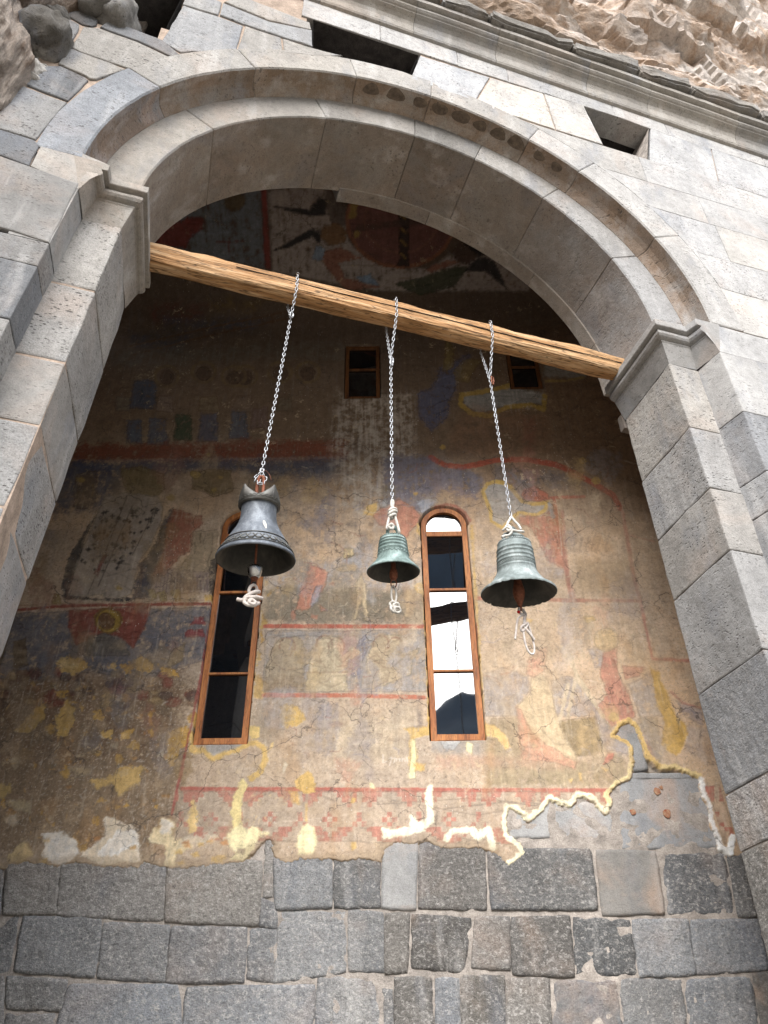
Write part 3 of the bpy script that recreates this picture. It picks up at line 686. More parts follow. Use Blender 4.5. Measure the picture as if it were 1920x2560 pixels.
# impost: one moulded block per side, swept along the reveals with mitred corners
IMP = [(0, 4.755), (.052, 4.925), (.058, 4.932), (.058, 4.946), (.075, 4.950), (.088, 4.958), (.100, 4.975), (.102, 4.995), (.092, 5.012), (.088, 5.018), (.088, 5.026), (.122, 5.030), (.126, 5.036), (.124, 5.098), (.10, 5.100)]
def impost(path, side, mat, v, wm, bl):
    """path: plan points (u, d); side=+1: moulding grows towards +u (left pier)"""
    n = len(path); nor = []
    for i in range(n - 1):
        t = Vector((path[i + 1][0] - path[i][0], path[i + 1][1] - path[i][1])).normalized(); nor.append(Vector((t.y, -t.x)) * side)
    def off(i, p):
        if i == 0: q = nor[0]
        elif i == n - 1: q = nor[-1]
        else:
            q = (nor[i - 1] + nor[i]); q = q / (1 + nor[i - 1].dot(nor[i]))
        return (path[i][0] + q.x * p, path[i][1] + q.y * p)
    vs, fs = [], []; m = len(IMP) + 1
    for i in range(n):
        for (p, h) in IMP:
            a = off(i, p); dd = max(a[1], path[0][1]) if i == 0 else a[1]
            if i == 0: a = (a[0], path[0][1])
            if i == n - 1: a = (a[0], path[-1][1])
            vs.append((a[0], a[1], h + HZ))
        a = off(i, -.10); vs.append((a[0], a[1] if i not in (0, n - 1) else path[i][1], 5.100 + HZ))
    for i in range(n - 1):
        for k in range(m - 1): fs.append((i * m + k, i * m + k + 1, (i + 1) * m + k + 1, (i + 1) * m + k))
    for i in (0, n - 1): fs.append(tuple(i * m + k for k in range(m)))
    o = from_py('impost', vs, fs, mat, ARCH); tone(o, v, wm, bl)
    me = o.data; bm = bmesh.new(); bm.from_mesh(me)
    bmesh.ops.subdivide_edges(bm, edges=[e for e in bm.edges if e.calc_length() > .2], cuts=7)
    bmesh.ops.triangulate(bm, faces=[f for f in bm.faces if len(f.verts) > 4])
    roughen(bm, .0028, 8, 3); roughen(bm, .0018, 30, 1); bmesh.ops.recalc_face_normals(bm, faces=bm.faces[:]); bm.to_mesh(me); bm.free()
    return o
lp = [(-.934, .0), (-.905, DI), (-.668, DI), (-.607, DB)]
from_py('side_wall', *bx(-3.0, -2.5, DB, 5.5, 0, 10.6), 'soot', ARCH)  # end wall added out of view to darken the left of the recess
impost(lp, 1, 'smooth', .36, .6, 0)
rp = [(3.695, 0), (3.632, DI), (3.39, DI), (3.388, DB), (3.388, DB)]
impost(rp[:4], -1, 'smooth', .36, .15, .2)
# front face of each impost block, cut to the moulding's profile
prof_front = [(-.934 + p, h + HZ) for p, h in IMP]
o = slab('impost_face', F(Z1((262, 325), (352, 150), (380, 138))) + [(-1.02, 5.21 + HZ - .05), (-.81, 5.10 + HZ)] + prof_front[::-1][1:], .001, .2, 'smooth', ARCH, gap=.001, bev=.004, wob=.001); tone(o, .40, .35)
prof_r = [(3.695 - p, h + HZ) for p, h in IMP]
o = slab('impost_face', prof_r + [(3.60, 5.085 + HZ), (4.25, 5.075 + HZ), (4.15, 4.75 + HZ)], .001, .2, 'smooth', ARCH, gap=.001, bev=.004, wob=.001); tone(o, .48, .1, .3)
for a, b in ((4.255, 5.2), (5.2, 6.8)):
    tone(slab('facing_stone', hz([(a, 5.075), (a - .1 if a < 5 else a, 4.75), (b, 4.75), (b, 5.075)]), 0, .24, 'dressed', ARCH, gap=.002), .48, .1, .3)
# bracket behind the right pier
o = from_py('rear_corbel', *bx(3.372, 3.8, DB + .01, DB + .07, 4.68 + HZ, 4.83 + HZ), 'smooth', ARCH); tone(o, .15, .3, 0)

# cornice and coping
CP = [(.0, 0), (.028, .012), (.040, .035), (.036, .058), (.022, .070), (.030, .078), (.038, .150), (.055, .195), (.085, .225), (.120, .240), (.125, .252), (.140, .258), (.158, .275), (.162, .295), (.150, .312), (.150, .322), (.205, .330), (.210, .375), (-.1, .38)]
def cornice_len(x0, x1, seed):
    bm = bmesh.new(); n = 5; rings = []
    for i in range(n + 1):
        x = x0 + (x1 - x0) * i / n; e = .004 if i in (0, n) else 0
        b = 8.55 - .048 * (x - 1.09) + HZ
        rings.append([bm.verts.new((x, -(p - e * (p > 0)) + .003 * jn((x, h, 0), 4, seed), b + h + .003 * jn((x, h, 9), 5, seed))) for p, h in CP])
    for a, b in zip(rings, rings[1:]):
        for k in range(len(CP) - 1): bm.faces.new((a[k], a[k + 1], b[k + 1], b[k]))
    bm.faces.new(rings[0]); bm.faces.new(rings[-1][::-1])
    return from_bm('cornice_stone', bm, 'smooth', ARCH)
x = -.6
k = 0
while x < 6.8:
    w = (1.05, .93, .86, 1.0, .7)[k % 5]; tone(cornice_len(x + .002, x + w - .002, k), random.uniform(.33, .43), random.uniform(.2, .6), 0); x += w; k += 1
x = -.6; k = 0
while x < 6.9:
    w = (.75, .62, .85, .5, .92)[k % 5]; b = 8.935 - .048 * (x - 1.09) + HZ
    bm = bmesh.new(); V, Fc = bx(x + .006, x + w - .006, -.27 - .03 * jn((x, 1, 2), 3), .3, b, b + .15 + .03 * jn((x, 4, 2), 3))
    vv = [bm.verts.new(p) for p in V]; [bm.faces.new([vv[i] for i in q]) for q in Fc]
    bmesh.ops.bevel(bm, geom=bm.edges[:], offset=.02, segments=2, affect='EDGES')
    bmesh.ops.subdivide_edges(bm, edges=[e for e in bm.edges if e.calc_length() > .1], cuts=5, use_grid_fill=True)
    roughen(bm, .03, 4, k); roughen(bm, .018, 11, k); roughen(bm, .008, 28, k)
    tone(from_bm('coping_slab', bm, 'pitted', ARCH), random.uniform(.20, .30), .5, 0); x += w; k += 1

# protruding boulder and chinking where the masonry meets the rock
def lump(name, c, r, mat, parent, seed, flat=1.0):
    bm = bmesh.new(); bmesh.ops.create_icosphere(bm, subdivisions=4, radius=1)
    for v in bm.verts:
        q = v.co.copy(); k = 1 + .30 * mnoise.noise(q * 1.3 + Vector((seed * 3.1, 0, 0))) + .14 * mnoise.noise(q * 3.0 + Vector((0, seed, 0))) + .05 * mnoise.noise(q * 9 + Vector((seed, 0, 0)))
        v.co = Vector((c[0] + q.x * r[0] * k, c[1] + q.y * r[1] * k, c[2] + q.z * r[2] * k))
    return from_bm(name, bm, mat, parent, True)
p = F(Z8((395, 360)))[0]
tone(lump('rubble_stone', (p[0], -.02, p[1]), (.19, .20, .26), 'dressed', ARCH, 3), .10, .8, 0)
for k, (q, r, v) in enumerate(((Z8((290, 580))[0], (.09, .1, .09), .42), (Z8((400, 560))[0], (.05, .06, .03), .45), (Z8((230, 640))[0], (.10, .1, .08), .4), (Z8((640, 25))[0], (.11, .1, .07), .5), (Z8((770, 90))[0], (.14, .1, .08), .46), (Z8((480, 130))[0], (.12, .12, .12), .16), (Z8((900, 60))[0], (.22, .25, .22), .17), (Z8((1030, 110))[0], (.16, .2, .3), .22))):
    p = F([q])[0]; tone(lump('rubble_stone', (p[0], .06, p[1]), r, 'dressed', ARCH, 10 + k), v, .4, 0)

# ================================================================== CHURCH WALL
CHURCH = empty('church_wall', (0, WALL_Y, 0))
tag(CHURCH, 'faded fresco wall behind the arch, plaster above rough grey ashlar, with arched windows', 'wall'); CHURCH['kind'] = 'thing'
def W(pts): return [on_wall(p) for p in pts]
def ashlar(quad, parent, mat='ashlar', v=.2, wm=0, bl=0, proud=0.0, rough=.007, bev=.0065, seed=0, thick=.3, y=0.0):
    """rough squared stone: quad TL, TR, BR, BL in (x, z); local y = 0 is the wall plane, -y faces the courtyard"""
    TL, TR, BR, BL = [np.array(q) for q in quad]
    cq = (TL + TR + BR + BL) / 4; TL, TR, BR, BL = [q + (q - cq) / np.linalg.norm(q - cq) * .013 for q in (TL, TR, BR, BL)]
    w = np.linalg.norm(TR - TL); h = np.linalg.norm(TL - BL); nx, nz = max(6, int(w / .022)), max(6, int(h / .022))
    s, t = np.meshgrid(np.linspace(0, 1, nx + 1), np.linspace(0, 1, nz + 1)); s, t = s.ravel(), t.ravel()
    P = (1 - t)[:, None] * ((1 - s)[:, None] * BL + s[:, None] * BR) + t[:, None] * ((1 - s)[:, None] * TL + s[:, None] * TR)
    ex = np.minimum(s, 1 - s) * w; ez = np.minimum(t, 1 - t) * h; e = np.minimum(ex, ez)
    # round the corners and let the outline wander
    cx, cz = P[:, 0].mean(), P[:, 1].mean()
    corner = np.exp(-(ex + ez) / .035)
    P[:, 0] += (cx - P[:, 0]) * corner * .03; P[:, 1] += (cz - P[:, 1]) * corner * .03
    P[:, 0] += .009 * fbm(P[:, 0] * 12, P[:, 1] * 12, 3, seed % 7); P[:, 1] += .009 * fbm(P[:, 0] * 12 + 40, P[:, 1] * 12, 3, seed % 7)
    yy = -proud + bev * np.exp(-e / (bev * .7)) + rough * fbm(P[:, 0] * 11 + seed, P[:, 1] * 11, 4, seed % 5) + rough * .3 * fbm(P[:, 0] * 3.1 + seed, P[:, 1] * 3.1, 2, 2)
    V = [(P[i, 0], yy[i] + y, P[i, 1]) for i in range(len(P))]
    f = [(j * (nx + 1) + i, j * (nx + 1) + i + 1, (j + 1) * (nx + 1) + i + 1, (j + 1) * (nx + 1) + i) for j in range(nz) for i in range(nx)]
    b = [i for i in range(nx + 1)] + [(j + 1) * (nx + 1) - 1 for j in range(1, nz + 1)] + [nz * (nx + 1) + i for i in range(nx - 1, -1, -1)] + [j * (nx + 1) for j in range(nz - 1, 0, -1)]
    o0 = len(V); V += [(V[i][0], thick, V[i][2]) for i in b]; m = len(b)
    f += [(b[(k + 1) % m], b[k], o0 + k, o0 + (k + 1) % m) for k in range(m)]
    o = from_py('ashlar_stone', V, f, mat, parent, True); tone(o, v, wm, bl); return o
A7 = [((30, 412), (258, 408), (242, 630), (12, 632)), ((270, 408), (718, 402), (704, 662), (246, 640)), ((726, 404), (1132, 400), (1114, 682), (712, 664)), ((1146, 308), (1186, 304), (1182, 556), (1136, 558)),
      ((1182, 384), (1432, 378), (1432, 602), (1192, 612)), ((1442, 386), (1640, 378), (1641, 602), (1444, 604)), ((1130, 562), (1192, 592), (1196, 690), (1120, 682)),
      ((100, 642), (438, 652), (408, 905), (62, 882)), ((-60, 645), (80, 645), (42, 890), (-70, 890)), ((450, 668), (732, 680), (716, 926), (420, 908)), ((742, 686), (1066, 690), (1052, 926), (720, 928)), ((1076, 700), (1196, 694), (1178, 922), (1066, 908)),
      ((1212, 618), (1490, 622), (1492, 882), (1180, 930)), ((1504, 614), (1652, 626), (1664, 880), (1506, 874)), ((30, 900), (288, 916), (266, 1050), (28, 1042)), ((300, 936), (770, 936), (782, 1150), (236, 1150)), ((808, 945), (1362, 938), (1342, 1150), (790, 1150)), ((1376, 900), (1560, 892), (1659, 940), (1655, 1150), (1358, 1150)), ((-60, 905), (18, 905), (14, 1150), (-70, 1150)), ((26, 1058), (236, 1062), (226, 1150), (18, 1150)), ((-70, 412), (18, 412), (0, 632), (-70, 632))]
A8 = [((-4, 322), (146, 322), (136, 612), (-8, 604), 's'), ((156, 322), (432, 340), (442, 612), (150, 606)), ((450, 350), (890, 352), (922, 612), (464, 612)), ((918, 356), (1172, 362), (1212, 628), (944, 636), 'b'), ((1206, 372), (1468, 370), (1512, 632), (1230, 632)), ((1480, 364), (1545, 364), (1612, 642), (1530, 640)),
      ((2, 630), (110, 630), (102, 882), (2, 886)), ((124, 634), (376, 650), (342, 882), (118, 862)), ((394, 648), (540, 642), (546, 872), (380, 862)), ((552, 648), (800, 640), (822, 902), (556, 892)), ((820, 648), (1060, 658), (1096, 892), (830, 892)), ((1072, 658), (1312, 654), (1346, 892), (1106, 902)), ((1326, 658), (1618, 654), (1662, 872), (1350, 892)),
      ((46, 908), (202, 908), (212, 1150), (48, 1150)), ((224, 914), (322, 910), (330, 1150), (224, 1150)), ((336, 894), (520, 902), (526, 1150), (336, 1150)), ((532, 914), (712, 910), (722, 1150), (530, 1150)), ((738, 924), (1002, 914), (1034, 1150), (734, 1150)), ((1018, 908), (1282, 914), (1314, 1150), (1044, 1150)), ((1300, 914), (1582, 904), (1622, 1150), (1330, 1150)), ((1592, 890), (1720, 884), (1760, 1150), (1638, 1150)),
      ((1632, 640), (1720, 640), (1760, 872), (1676, 872)), ((1555, 364), (1700, 364), (1720, 630), (1626, 632)),
      ((545, 150), (716, 150), (716, 298), (546, 300), 'p'), ((738, 150), (988, 150), (982, 312), (744, 304), 'p'), ((1014, 30), (1400, 20), (1446, 345), (1028, 348), 'd'), ((1452, 20), (1500, 20), (1540, 345), (1470, 345), 'p'), ((-4, 960), (38, 960), (42, 1150), (-4, 1150))]
k = 0
for L, Rg in ((A7, R7), (A8, R8)):
    for q in L:
        kind = q[-1] if isinstance(q[-1], str) else ''
        q = [p for p in q if not isinstance(p, str)]
        if len(q) == 5: q = [q[0], ((q[1][0] + q[2][0]) / 2, (q[1][1] + q[2][1]) / 2), q[3], q[4]]
        Q = W(Rg(*q)); vv = .88 * random.choice((random.uniform(.12, .18), random.uniform(.17, .24), random.uniform(.22, .30))); kw = dict(mat=random.choice(('ashlar', 'ashlar', 'ashlar_pale', 'ashlar_worn')), v=vv, wm=random.choice((0, .1, .3, .9)), bl=random.uniform(.0, .6), proud=random.uniform(0, .014), seed=k)
        if Rg is R7 and k not in (4, 5, 12, 13): kw['v'] = random.uniform(.21, .28); kw['mat'] = 'ashlar_pale'
        if kind == 's': kw.update(mat='plainblock', v=.33, rough=.003, wm=.2, bl=0)
        if kind == 'b': kw.update(mat='plainblock', v=.24, rough=.004, wm=.6, bl=0)
        if kind == 'p': kw.update(mat='plainblock', v=.36, rough=.004, wm=.25, bl=.2, bev=.005, proud=-.003)
        if kind == 'd': kw.update(mat='plainblock', v=.33, rough=.004, wm=.2, bl=.4, bev=.005, proud=-.003)
        ashlar(Q, CHURCH, **kw); k += 1
# stone showing between the yellow seams higher up
for q, v in ((W(T5((905, 720), (1060, 735), (1110, 1000), (990, 1010))), .30), (W(T5((930, 1020), (1440, 1030), (1450, 1060), (925, 1060))), .30)):
    ashlar(q, CHURCH, 'plainblock', v=v, wm=.2, bl=.2, rough=.006, seed=k); k += 1
# courses down to the ground
zb = W(R7((800, 1160)))[0][1]
for r in range(6):
    z1 = zb - r * (zb / 6) - .008; z0 = zb - (r + 1) * (zb / 6) + .008; x = -4.4 + .2 * (r % 2)
    while x < 4.6:
        w = random.uniform(.42, .75); ashlar([(x, z1), (x + w - .02, z1), (x + w - .02, z0), (x, z0)], CHURCH, v=random.uniform(.14, .22), wm=.2, bl=.3, seed=k); x += w; k += 1
# mortar bed behind the ashlar, coarse and uneven
def bed_pt(s, t):
    x = -6 + 14 * s; z = -.02 + 3.9 * t
    return (x, .004 + .009 * mnoise.fractal(Vector((x * 9, z * 9, 0)), 1, 2, 4), z)
nb, mb = 420, 150
v = [bed_pt(i / nb, j / mb) for j in range(mb + 1) for i in range(nb + 1)]
f = [(j * (nb + 1) + i, j * (nb + 1) + i + 1, (j + 1) * (nb + 1) + i + 1, (j + 1) * (nb + 1) + i) for j in range(mb) for i in range(nb)]
o = from_py('mortar_bed', v, f, 'greymortar', CHURCH, True)
for wx0, wx1 in ((-1.58, -1.15), (.36, .80)): pass
# plain continuation of the wall left and right of what the photograph shows
for xa, xb in ((-7, -3.3), (3.2, 9)): from_py('plain_wall', *bx(xa, xb, .0, .3, 3.2, 9.2), 'render', CHURCH)

# ------------------------------------------------------------------ painted plaster (vertical wall) and painted vault
PLY = -.015                                                   # plaster face relative to the wall plane
gx0, gx1, gz0, gz1, st = -3.35, 3.25, 1.25 + EYE, 7.72 + EYE, .0078
nx, nz = int((gx1 - gx0) / st), int((gz1 - gz0) / st)
X1, Zq = np.meshgrid(np.linspace(gx0, gx1, nx + 1), np.linspace(gz0, gz1, nz + 1)); X1, Z1g = X1.ravel(), Zq.ravel()
# vault: from the wall head up and over to the back of the arched wall
vx, vt = 360, 150
Xv, Tv = np.meshgrid(np.linspace(-3.35, 3.6, vx + 1), np.linspace(0, 1, vt + 1)); Xv, Tv = Xv.ravel(), Tv.ravel()
yend = (D0 + DB + .02 + math.sin(YAW) * Xv) / math.cos(YAW) - WALL_Y
ang = Tv * math.pi / 2
Yv = yend + (PLY - yend) * np.cos(ang); Zv = gz1 - .004 + 1.27 * np.sin(ang)
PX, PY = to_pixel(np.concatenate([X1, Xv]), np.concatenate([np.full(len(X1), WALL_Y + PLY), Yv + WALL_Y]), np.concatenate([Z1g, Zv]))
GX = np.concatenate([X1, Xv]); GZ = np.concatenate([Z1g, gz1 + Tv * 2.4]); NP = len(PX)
nA = fbm(GX * 5, GZ * 5, 5, 1); nB = fbm(GX * 9, GZ * 9, 5, 11, .62); nC = fbm(GX * 22, GZ * 22, 4, 21, .65); nL = fbm(GX * 1.1, GZ * 1.1, 5, 31)
nS = fbm(GX * 26, GZ * 1.6, 4, 41, .6); nD = fbm(GX * 42, GZ * 42, 3, 51, .7); nH = fbm(GX * 3, GZ * 26, 3, 61)
C = np.zeros((NP, 3)); REL = np.zeros(NP)
def box(pts, m):
    xs = [p[0] for p in pts]; ys = [p[1] for p in pts]
    return np.nonzero((PX > min(xs) - m) & (PX < max(xs) + m) & (PY > min(ys) - m) & (PY < max(ys) + m))[0]
def seg_d(x, y, a, b):
    dx, dy = b[0] - a[0], b[1] - a[1]; t = np.clip(((x - a[0]) * dx + (y - a[1]) * dy) / (dx * dx + dy * dy + 1e-9), 0, 1)
    return np.hypot(x - a[0] - t * dx, y - a[1] - t * dy)
def poly_sd(i, pts):
    x, y = PX[i], PY[i]; d = np.full(len(i), 1e9); ins = np.zeros(len(i), bool); n = len(pts)
    for k in range(n):
        a, b = pts[k], pts[(k + 1) % n]; d = np.minimum(d, seg_d(x, y, a, b))
        if a[1] != b[1]:
            c = ((a[1] > y) != (b[1] > y)) & (x < (b[0] - a[0]) * (y - a[1]) / (b[1] - a[1]) + a[0]); ins ^= c
    return np.where(ins, -d, d)
def lay(i, a, col, ero, rel=0):
    if ero > 0: a = a * sstep(ero - .55, ero - .10, .5 * nB[i] + .40 * nC[i] + .3 * nS[i] + .04)
    elif ero < 0: a = a * sstep(-.35, .10, nC[i] + .5 * nD[i] + .30 + ero * -.0)
    col = np.array(col)[None, :] * (1 + .30 * nB[i] + .22 * nS[i] + .12 * nD[i])[:, None]
    C[i] = C[i] * (1 - a)[:, None] + col * a[:, None]
    if rel: REL[i] = REL[i] * (1 - a) + rel * a
DRAW = [False]; DRW = random.Random(11)
def fill(pts, col, op=1., soft=3., wob=7., ero=0., rel=0):
    i = box(pts, soft + wob * 1.5 + 2)
    if len(i) == 0: return
    d0 = poly_sd(i, pts); d = d0 + wob * (nC[i] * .9 + nA[i] * .8 + nD[i] * .45); lay(i, sstep(soft, -soft, d) * op, col, ero, rel)
    if DRAW[0] and ero < .25 and soft < 9 and not (col[0] > .33 and col[2] < .45 * col[0] and col[1] > .55 * col[0] and ero == 0 and op > .89 and rel <= 0 and col[2] < .2):
        xs = [p[0] for p in pts]; ys = [p[1] for p in pts]; sx, sy = max(xs) - min(xs), max(ys) - min(ys)
        if min(sx, sy) > 16:
            dk = tuple(min(c * .42, .13) * k for c, k in zip(col, (1.1, .95, .85)))
            lay(i, sstep(2.2, .5, np.abs(d0 + wob * (.55 * nA[i] + .3 * nC[i]))) * .50, dk, .18)
            L = max(range(len(pts)), key=lambda k: math.dist(pts[k], pts[k - 1])); e = (pts[L][0] - pts[L - 1][0], pts[L][1] - pts[L - 1][1]); el = math.hypot(*e); e = (e[0] / el, e[1] / el)
            for q in range(int(min(14, 3 + sx * sy / 1800))):
                x, y = DRW.uniform(min(xs), max(xs)), DRW.uniform(min(ys), max(ys)); ln = DRW.uniform(.15, .42) * max(sx, sy); bend = DRW.uniform(-.22, .22) * ln; w = DRW.choice((1.6, 2.2, 3.0))
                seg_ = ((x - e[0] * ln / 2, y - e[1] * ln / 2), (x - e[1] * bend, y + e[0] * bend), (x + e[0] * ln / 2, y + e[1] * ln / 2))
                dd = np.minimum(seg_d(PX[i], PY[i], seg_[0], seg_[1]), seg_d(PX[i], PY[i], seg_[1], seg_[2])) - w / 2 + 1.5 * nC[i]
                tn = DRW.choice((.50, .58, 1.35)); lay(i, sstep(1.6, -.6, dd) * (d < -2) * .60, tuple(min(.7, c * tn) for c in col), .10)
def stroke(pts, w, col, op=1., soft=2., wob=3., ero=0., rel=0, closed=False):
    if closed: pts = list(pts) + [pts[0]]
    i = box(pts, w + soft + wob * 2 + 2)
    if len(i) == 0: return
    d = np.full(len(i), 1e9)
    for a, b in zip(pts, pts[1:]): d = np.minimum(d, seg_d(PX[i], PY[i], a, b))
    d = d - w / 2 + wob * (nC[i] + .6 * nA[i]); lay(i, sstep(soft, -soft, d) * op, col, ero, rel)
def ell(c, rx, ry, n=20, a0=0, a1=360): return [(c[0] + rx * math.cos(math.radians(a0 + (a1 - a0) * k / n)), c[1] + ry * math.sin(math.radians(a0 + (a1 - a0) * k / n))) for k in range(n + (a1 - a0 < 360))]

TAN, LTAN, GREYT, BROWN, UMBER, DARK = (.62, .43, .275), (.69, .505, .365), (.40, .33, .265), (.20, .125, .07), (.115, .083, .062), (.035, .032, .033)
BLUE, NAVY, LBLUE, RED, PINK, OCHRE, YEL, CREAM, WHITE, FLESH, OLIVE = (.21, .20, .225), (.062, .064, .082), (.31, .325, .37), (.36, .095, .055), (.49, .225, .155), (.50, .295, .075), (.60, .40, .15), (.80, .70, .42), (.74, .70, .66), (.53, .41, .26), (.21, .155, .075)
# ground tone: warm tan, greyer to the left, darkened to deep brown over the upper wall and vault
C[:] = np.array(TAN)
alln = np.arange(NP)
lay(alln, sstep(-.1, .5, nL + .2) * .55, GREYT, 0)
lay(alln, sstep(.05, .6, nA) * .5, LTAN, 0)
lay(alln, sstep(.1, .6, fbm(GX * 3.3, GZ * 3.3, 5, 71)) * .4, (.30, .24, .18), 0)
lay(alln, sstep(1620, 1150, PX + 120 * nL) * sstep(1250, 1700, PY) * .55, GREYT, 0)
fill([(-400, 1660), (470, 1700), (470, 1880), (430, 2140), (-400, 2160)], (.235, .165, .105), .92, 40, 30)
fill([(-400, 1560), (500, 1560), (480, 1700), (440, 1900), (-400, 1900)], (.155, .095, .058), .8, 50, 40, .30)
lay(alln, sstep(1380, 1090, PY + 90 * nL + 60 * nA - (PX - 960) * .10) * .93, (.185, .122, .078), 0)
lay(alln, sstep(1160, 850, PY + 70 * nL - (PX - 960) * .12) * .85, UMBER, 0)
lay(alln, sstep(1000, 1500, PX + 60 * nL) * sstep(760, 900, PY) * sstep(1330, 1180, PY) * .75, (.25, .16, .095), 0)
mid_ = sstep(560, 700, PX) * sstep(1300, 1120, PX) * sstep(1080, 1200, PY) * sstep(1780, 1500, PY)
lay(alln, sstep(-.05, .35, fbm(GX * 4.2, GZ * 3, 5, 121, .62)) * .55 * mid_, (.235, .21, .20), 0)
lay(alln, sstep(.10, .4, fbm(GX * 9, GZ * 7, 5, 125, .65)) * .45 * mid_, (.15, .135, .135), 0)
lay(alln, sstep(.05, .4, fbm(GX * 6, GZ * 5, 5, 131, .65)) * .35 * sstep(1300, 1500, PX) * sstep(1300, 1500, PY), (.36, .27, .21), 0)
# speckle of losses
lay(alln, sstep(.22, .42, nD + .35 * nC) * .5 * sstep(1150, 1500, PY), (.50, .42, .34), 0)
lay(alln, sstep(.25, .5, -nD - .3 * nC) * .5, (.10, .08, .07), 0)
lay(alln, sstep(.15, .5, nS) * .35 * sstep(2050, 1000, PY), (.12, .10, .09), 0)

DRAW[0] = True
# --- vault scene: two winged figures with a roundel
fill(T7((60, 60), (465, 55), (485, 430), (240, 380), (0, 310), (0, 150)), (.20, .225, .255), .8, 8, 8, .2)
fill(T7((-40, 320), (0, 250), (130, 188), (200, 200), (192, 240), (140, 290), (120, 330)), (.22, .05, .04), .9)
fill(T7(*ell((345, 115), 48, 45)), (.14, .10, .055), .9)
stroke(T7((260, 305), (385, 302)), 3, (.14, .05, .04), .9); stroke(T7((318, 305), (318, 350)), 5, (.14, .05, .04), .8)
fill(T7((465, 55), (492, 55), (508, 425), (486, 425)), (.25, .06, .05), .9)
fill(T7((494, 60), (760, 50), (850, 150), (870, 300), (960, 380), (1240, 430), (1350, 350), (1700, 400), (1700, 530), (1000, 530), (520, 440)), (.40, .34, .31), .95, 5, 6, .16)
fill(T7((500, 132), (620, 150), (690, 152), (735, 100), (770, 112), (762, 180), (690, 186), (600, 165)), DARK, .97, 3, 4)
fill(T7((520, 345), (640, 280), (690, 245), (740, 258), (738, 312), (704, 280), (660, 296), (590, 332)), DARK, .97, 3, 4)
fill(T7((760, 60), (870, 60), (860, 240), (800, 230), (770, 170)), (.10, .075, .06), .8, 6, 8)
fill(T7(*ell((1110, 205), 255, 222)), (.19, .088, .075), .95, 4, 5); stroke(T7(*ell((1110, 205), 248, 215)), 9, (.27, .12, .07), .9, closed=True)
stroke(T7(*ell((1110, 205), 170, 150)), 5, (.26, .13, .09), .6, closed=True)
fill(T7((1096, 20), (1142, 20), (1146, 415), (1080, 418), (1106, 380)), (.05, .035, .03), .95)
for q in range(5): stroke(T7((1112, 120 + q * 60), (1132, 140 + q * 60)), 5, (.32, .20, .07), .8)
stroke(T7((915, 240), (1330, 190)), 16, (.08, .055, .045), .75, ero=.25)
fill(T7((880, 130), (910, 95), (900, 190), (870, 200)), (.36, .24, .08), .9); fill(T7(*ell((906, 265), 17, 17)), (.36, .24, .08), .9)
fill(T7((735, 352), (820, 330), (870, 350), (930, 380), (822, 400), (850, 470), (950, 500), (1010, 512), (860, 524), (780, 440), (744, 385)), (.30, .14, .10), .95)
fill(T7(*ell((800, 270), 60, 50)), (.22, .13, .07), .97)
fill(T7((722, 320), (762, 338), (742, 390), (698, 384)), (.25, .31, .40), .95); fill(T7((908, 470), (970, 448), (1004, 502), (940, 492)), (.24, .32, .44), .95)
fill(T7(*ell((1405, 355), 55, 50)), (.10, .065, .05), .97)
fill(T7((1225, 432), (1340, 382), (1375, 398), (1250, 446)), (.30, .14, .10), .95)
fill(T7((1090, 500), (1350, 420), (1425, 420), (1350, 510), (1200, 550)), (.08, .085, .055), .95)
fill(T7((1410, 312), (1530, 340), (1470, 372)), DARK, .95); fill(T7((1470, 372), (1545, 400), (1600, 520), (1500, 440), (1400, 440)), DARK, .95, 4, 6)
# --- below the vault: rows of small haloed figures, nearly lost in the deep brown
for (a, b, c, d, col) in ((640, 200, 900, 300, (.12, .045, .035)), (700, 260, 1150, 330, (.07, .07, .085)), (900, 180, 1150, 240, (.16, .105, .04)), (560, 330, 820, 420, (.06, .06, .07))):
    fill(R3((a, b), (c, b + 10), (c - 40, d), (a + 20, d - 8)), col, .8, 14, 22, .3)
stroke(R3((560, 390), (900, 310), (1240, 240)), 4, (.13, .07, .04), .8); stroke(R3((560, 430), (900, 345), (1240, 270)), 4, (.13, .07, .04), .8)
for q in range(9): stroke(R3((880 + q * 42, 318 - q * 9), (884 + q * 42, 348 - q * 9)), 3, (.13, .07, .04), .7)
fill(R3((460, 400), (1480, 370), (1480, 470), (1250, 440), (900, 470), (480, 480)), (.13, .11, .085), .7, 10, 20, .28)
for q, x in enumerate((720, 880, 1060, 1210, 1010, 1330)):
    stroke(R3(*ell((x, 520 - (q % 2) * 18), 50, 44)), 8, (.17, .115, .06), .8, ero=.2, closed=True); fill(R3(*ell((x, 525 - (q % 2) * 18), 30, 30)), (.10, .065, .045), .9)
for (x, y, w, h, col) in ((530, 640, 70, 60, (.20, .16, .12)), (620, 600, 120, 120, (.07, .085, .12)), (710, 640, 80, 70, (.24, .17, .13)), (900, 640, 90, 60, (.22, .16, .10)), (1050, 640, 90, 70, (.20, .14, .10)), (1230, 640, 70, 60, (.17, .13, .09)), (580, 760, 70, 100, (.10, .12, .16)), (680, 760, 90, 110, (.11, .12, .15)), (790, 740, 80, 110, (.045, .07, .04)), (900, 740, 90, 120, (.10, .10, .13)), (1030, 730, 80, 110, (.11, .12, .15)), (1120, 700, 80, 90, (.18, .12, .10))):
    fill(R3((x - w * .5, y + h * .5), (x - w * .35, y - h * .5), (x + w * .4, y - h * .5), (x + w * .5, y + h * .5)), col, .85, 4, 9, .12)
fill(R3((300, 815), (700, 812), (1100, 800), (1400, 790), (1500, 800), (1500, 885), (300, 890)), (.20, .062, .035), .9, 10, 16, .12)
stroke(R3((300, 886), (1400, 872)), 6, (.30, .22, .17), .6, ero=.25)
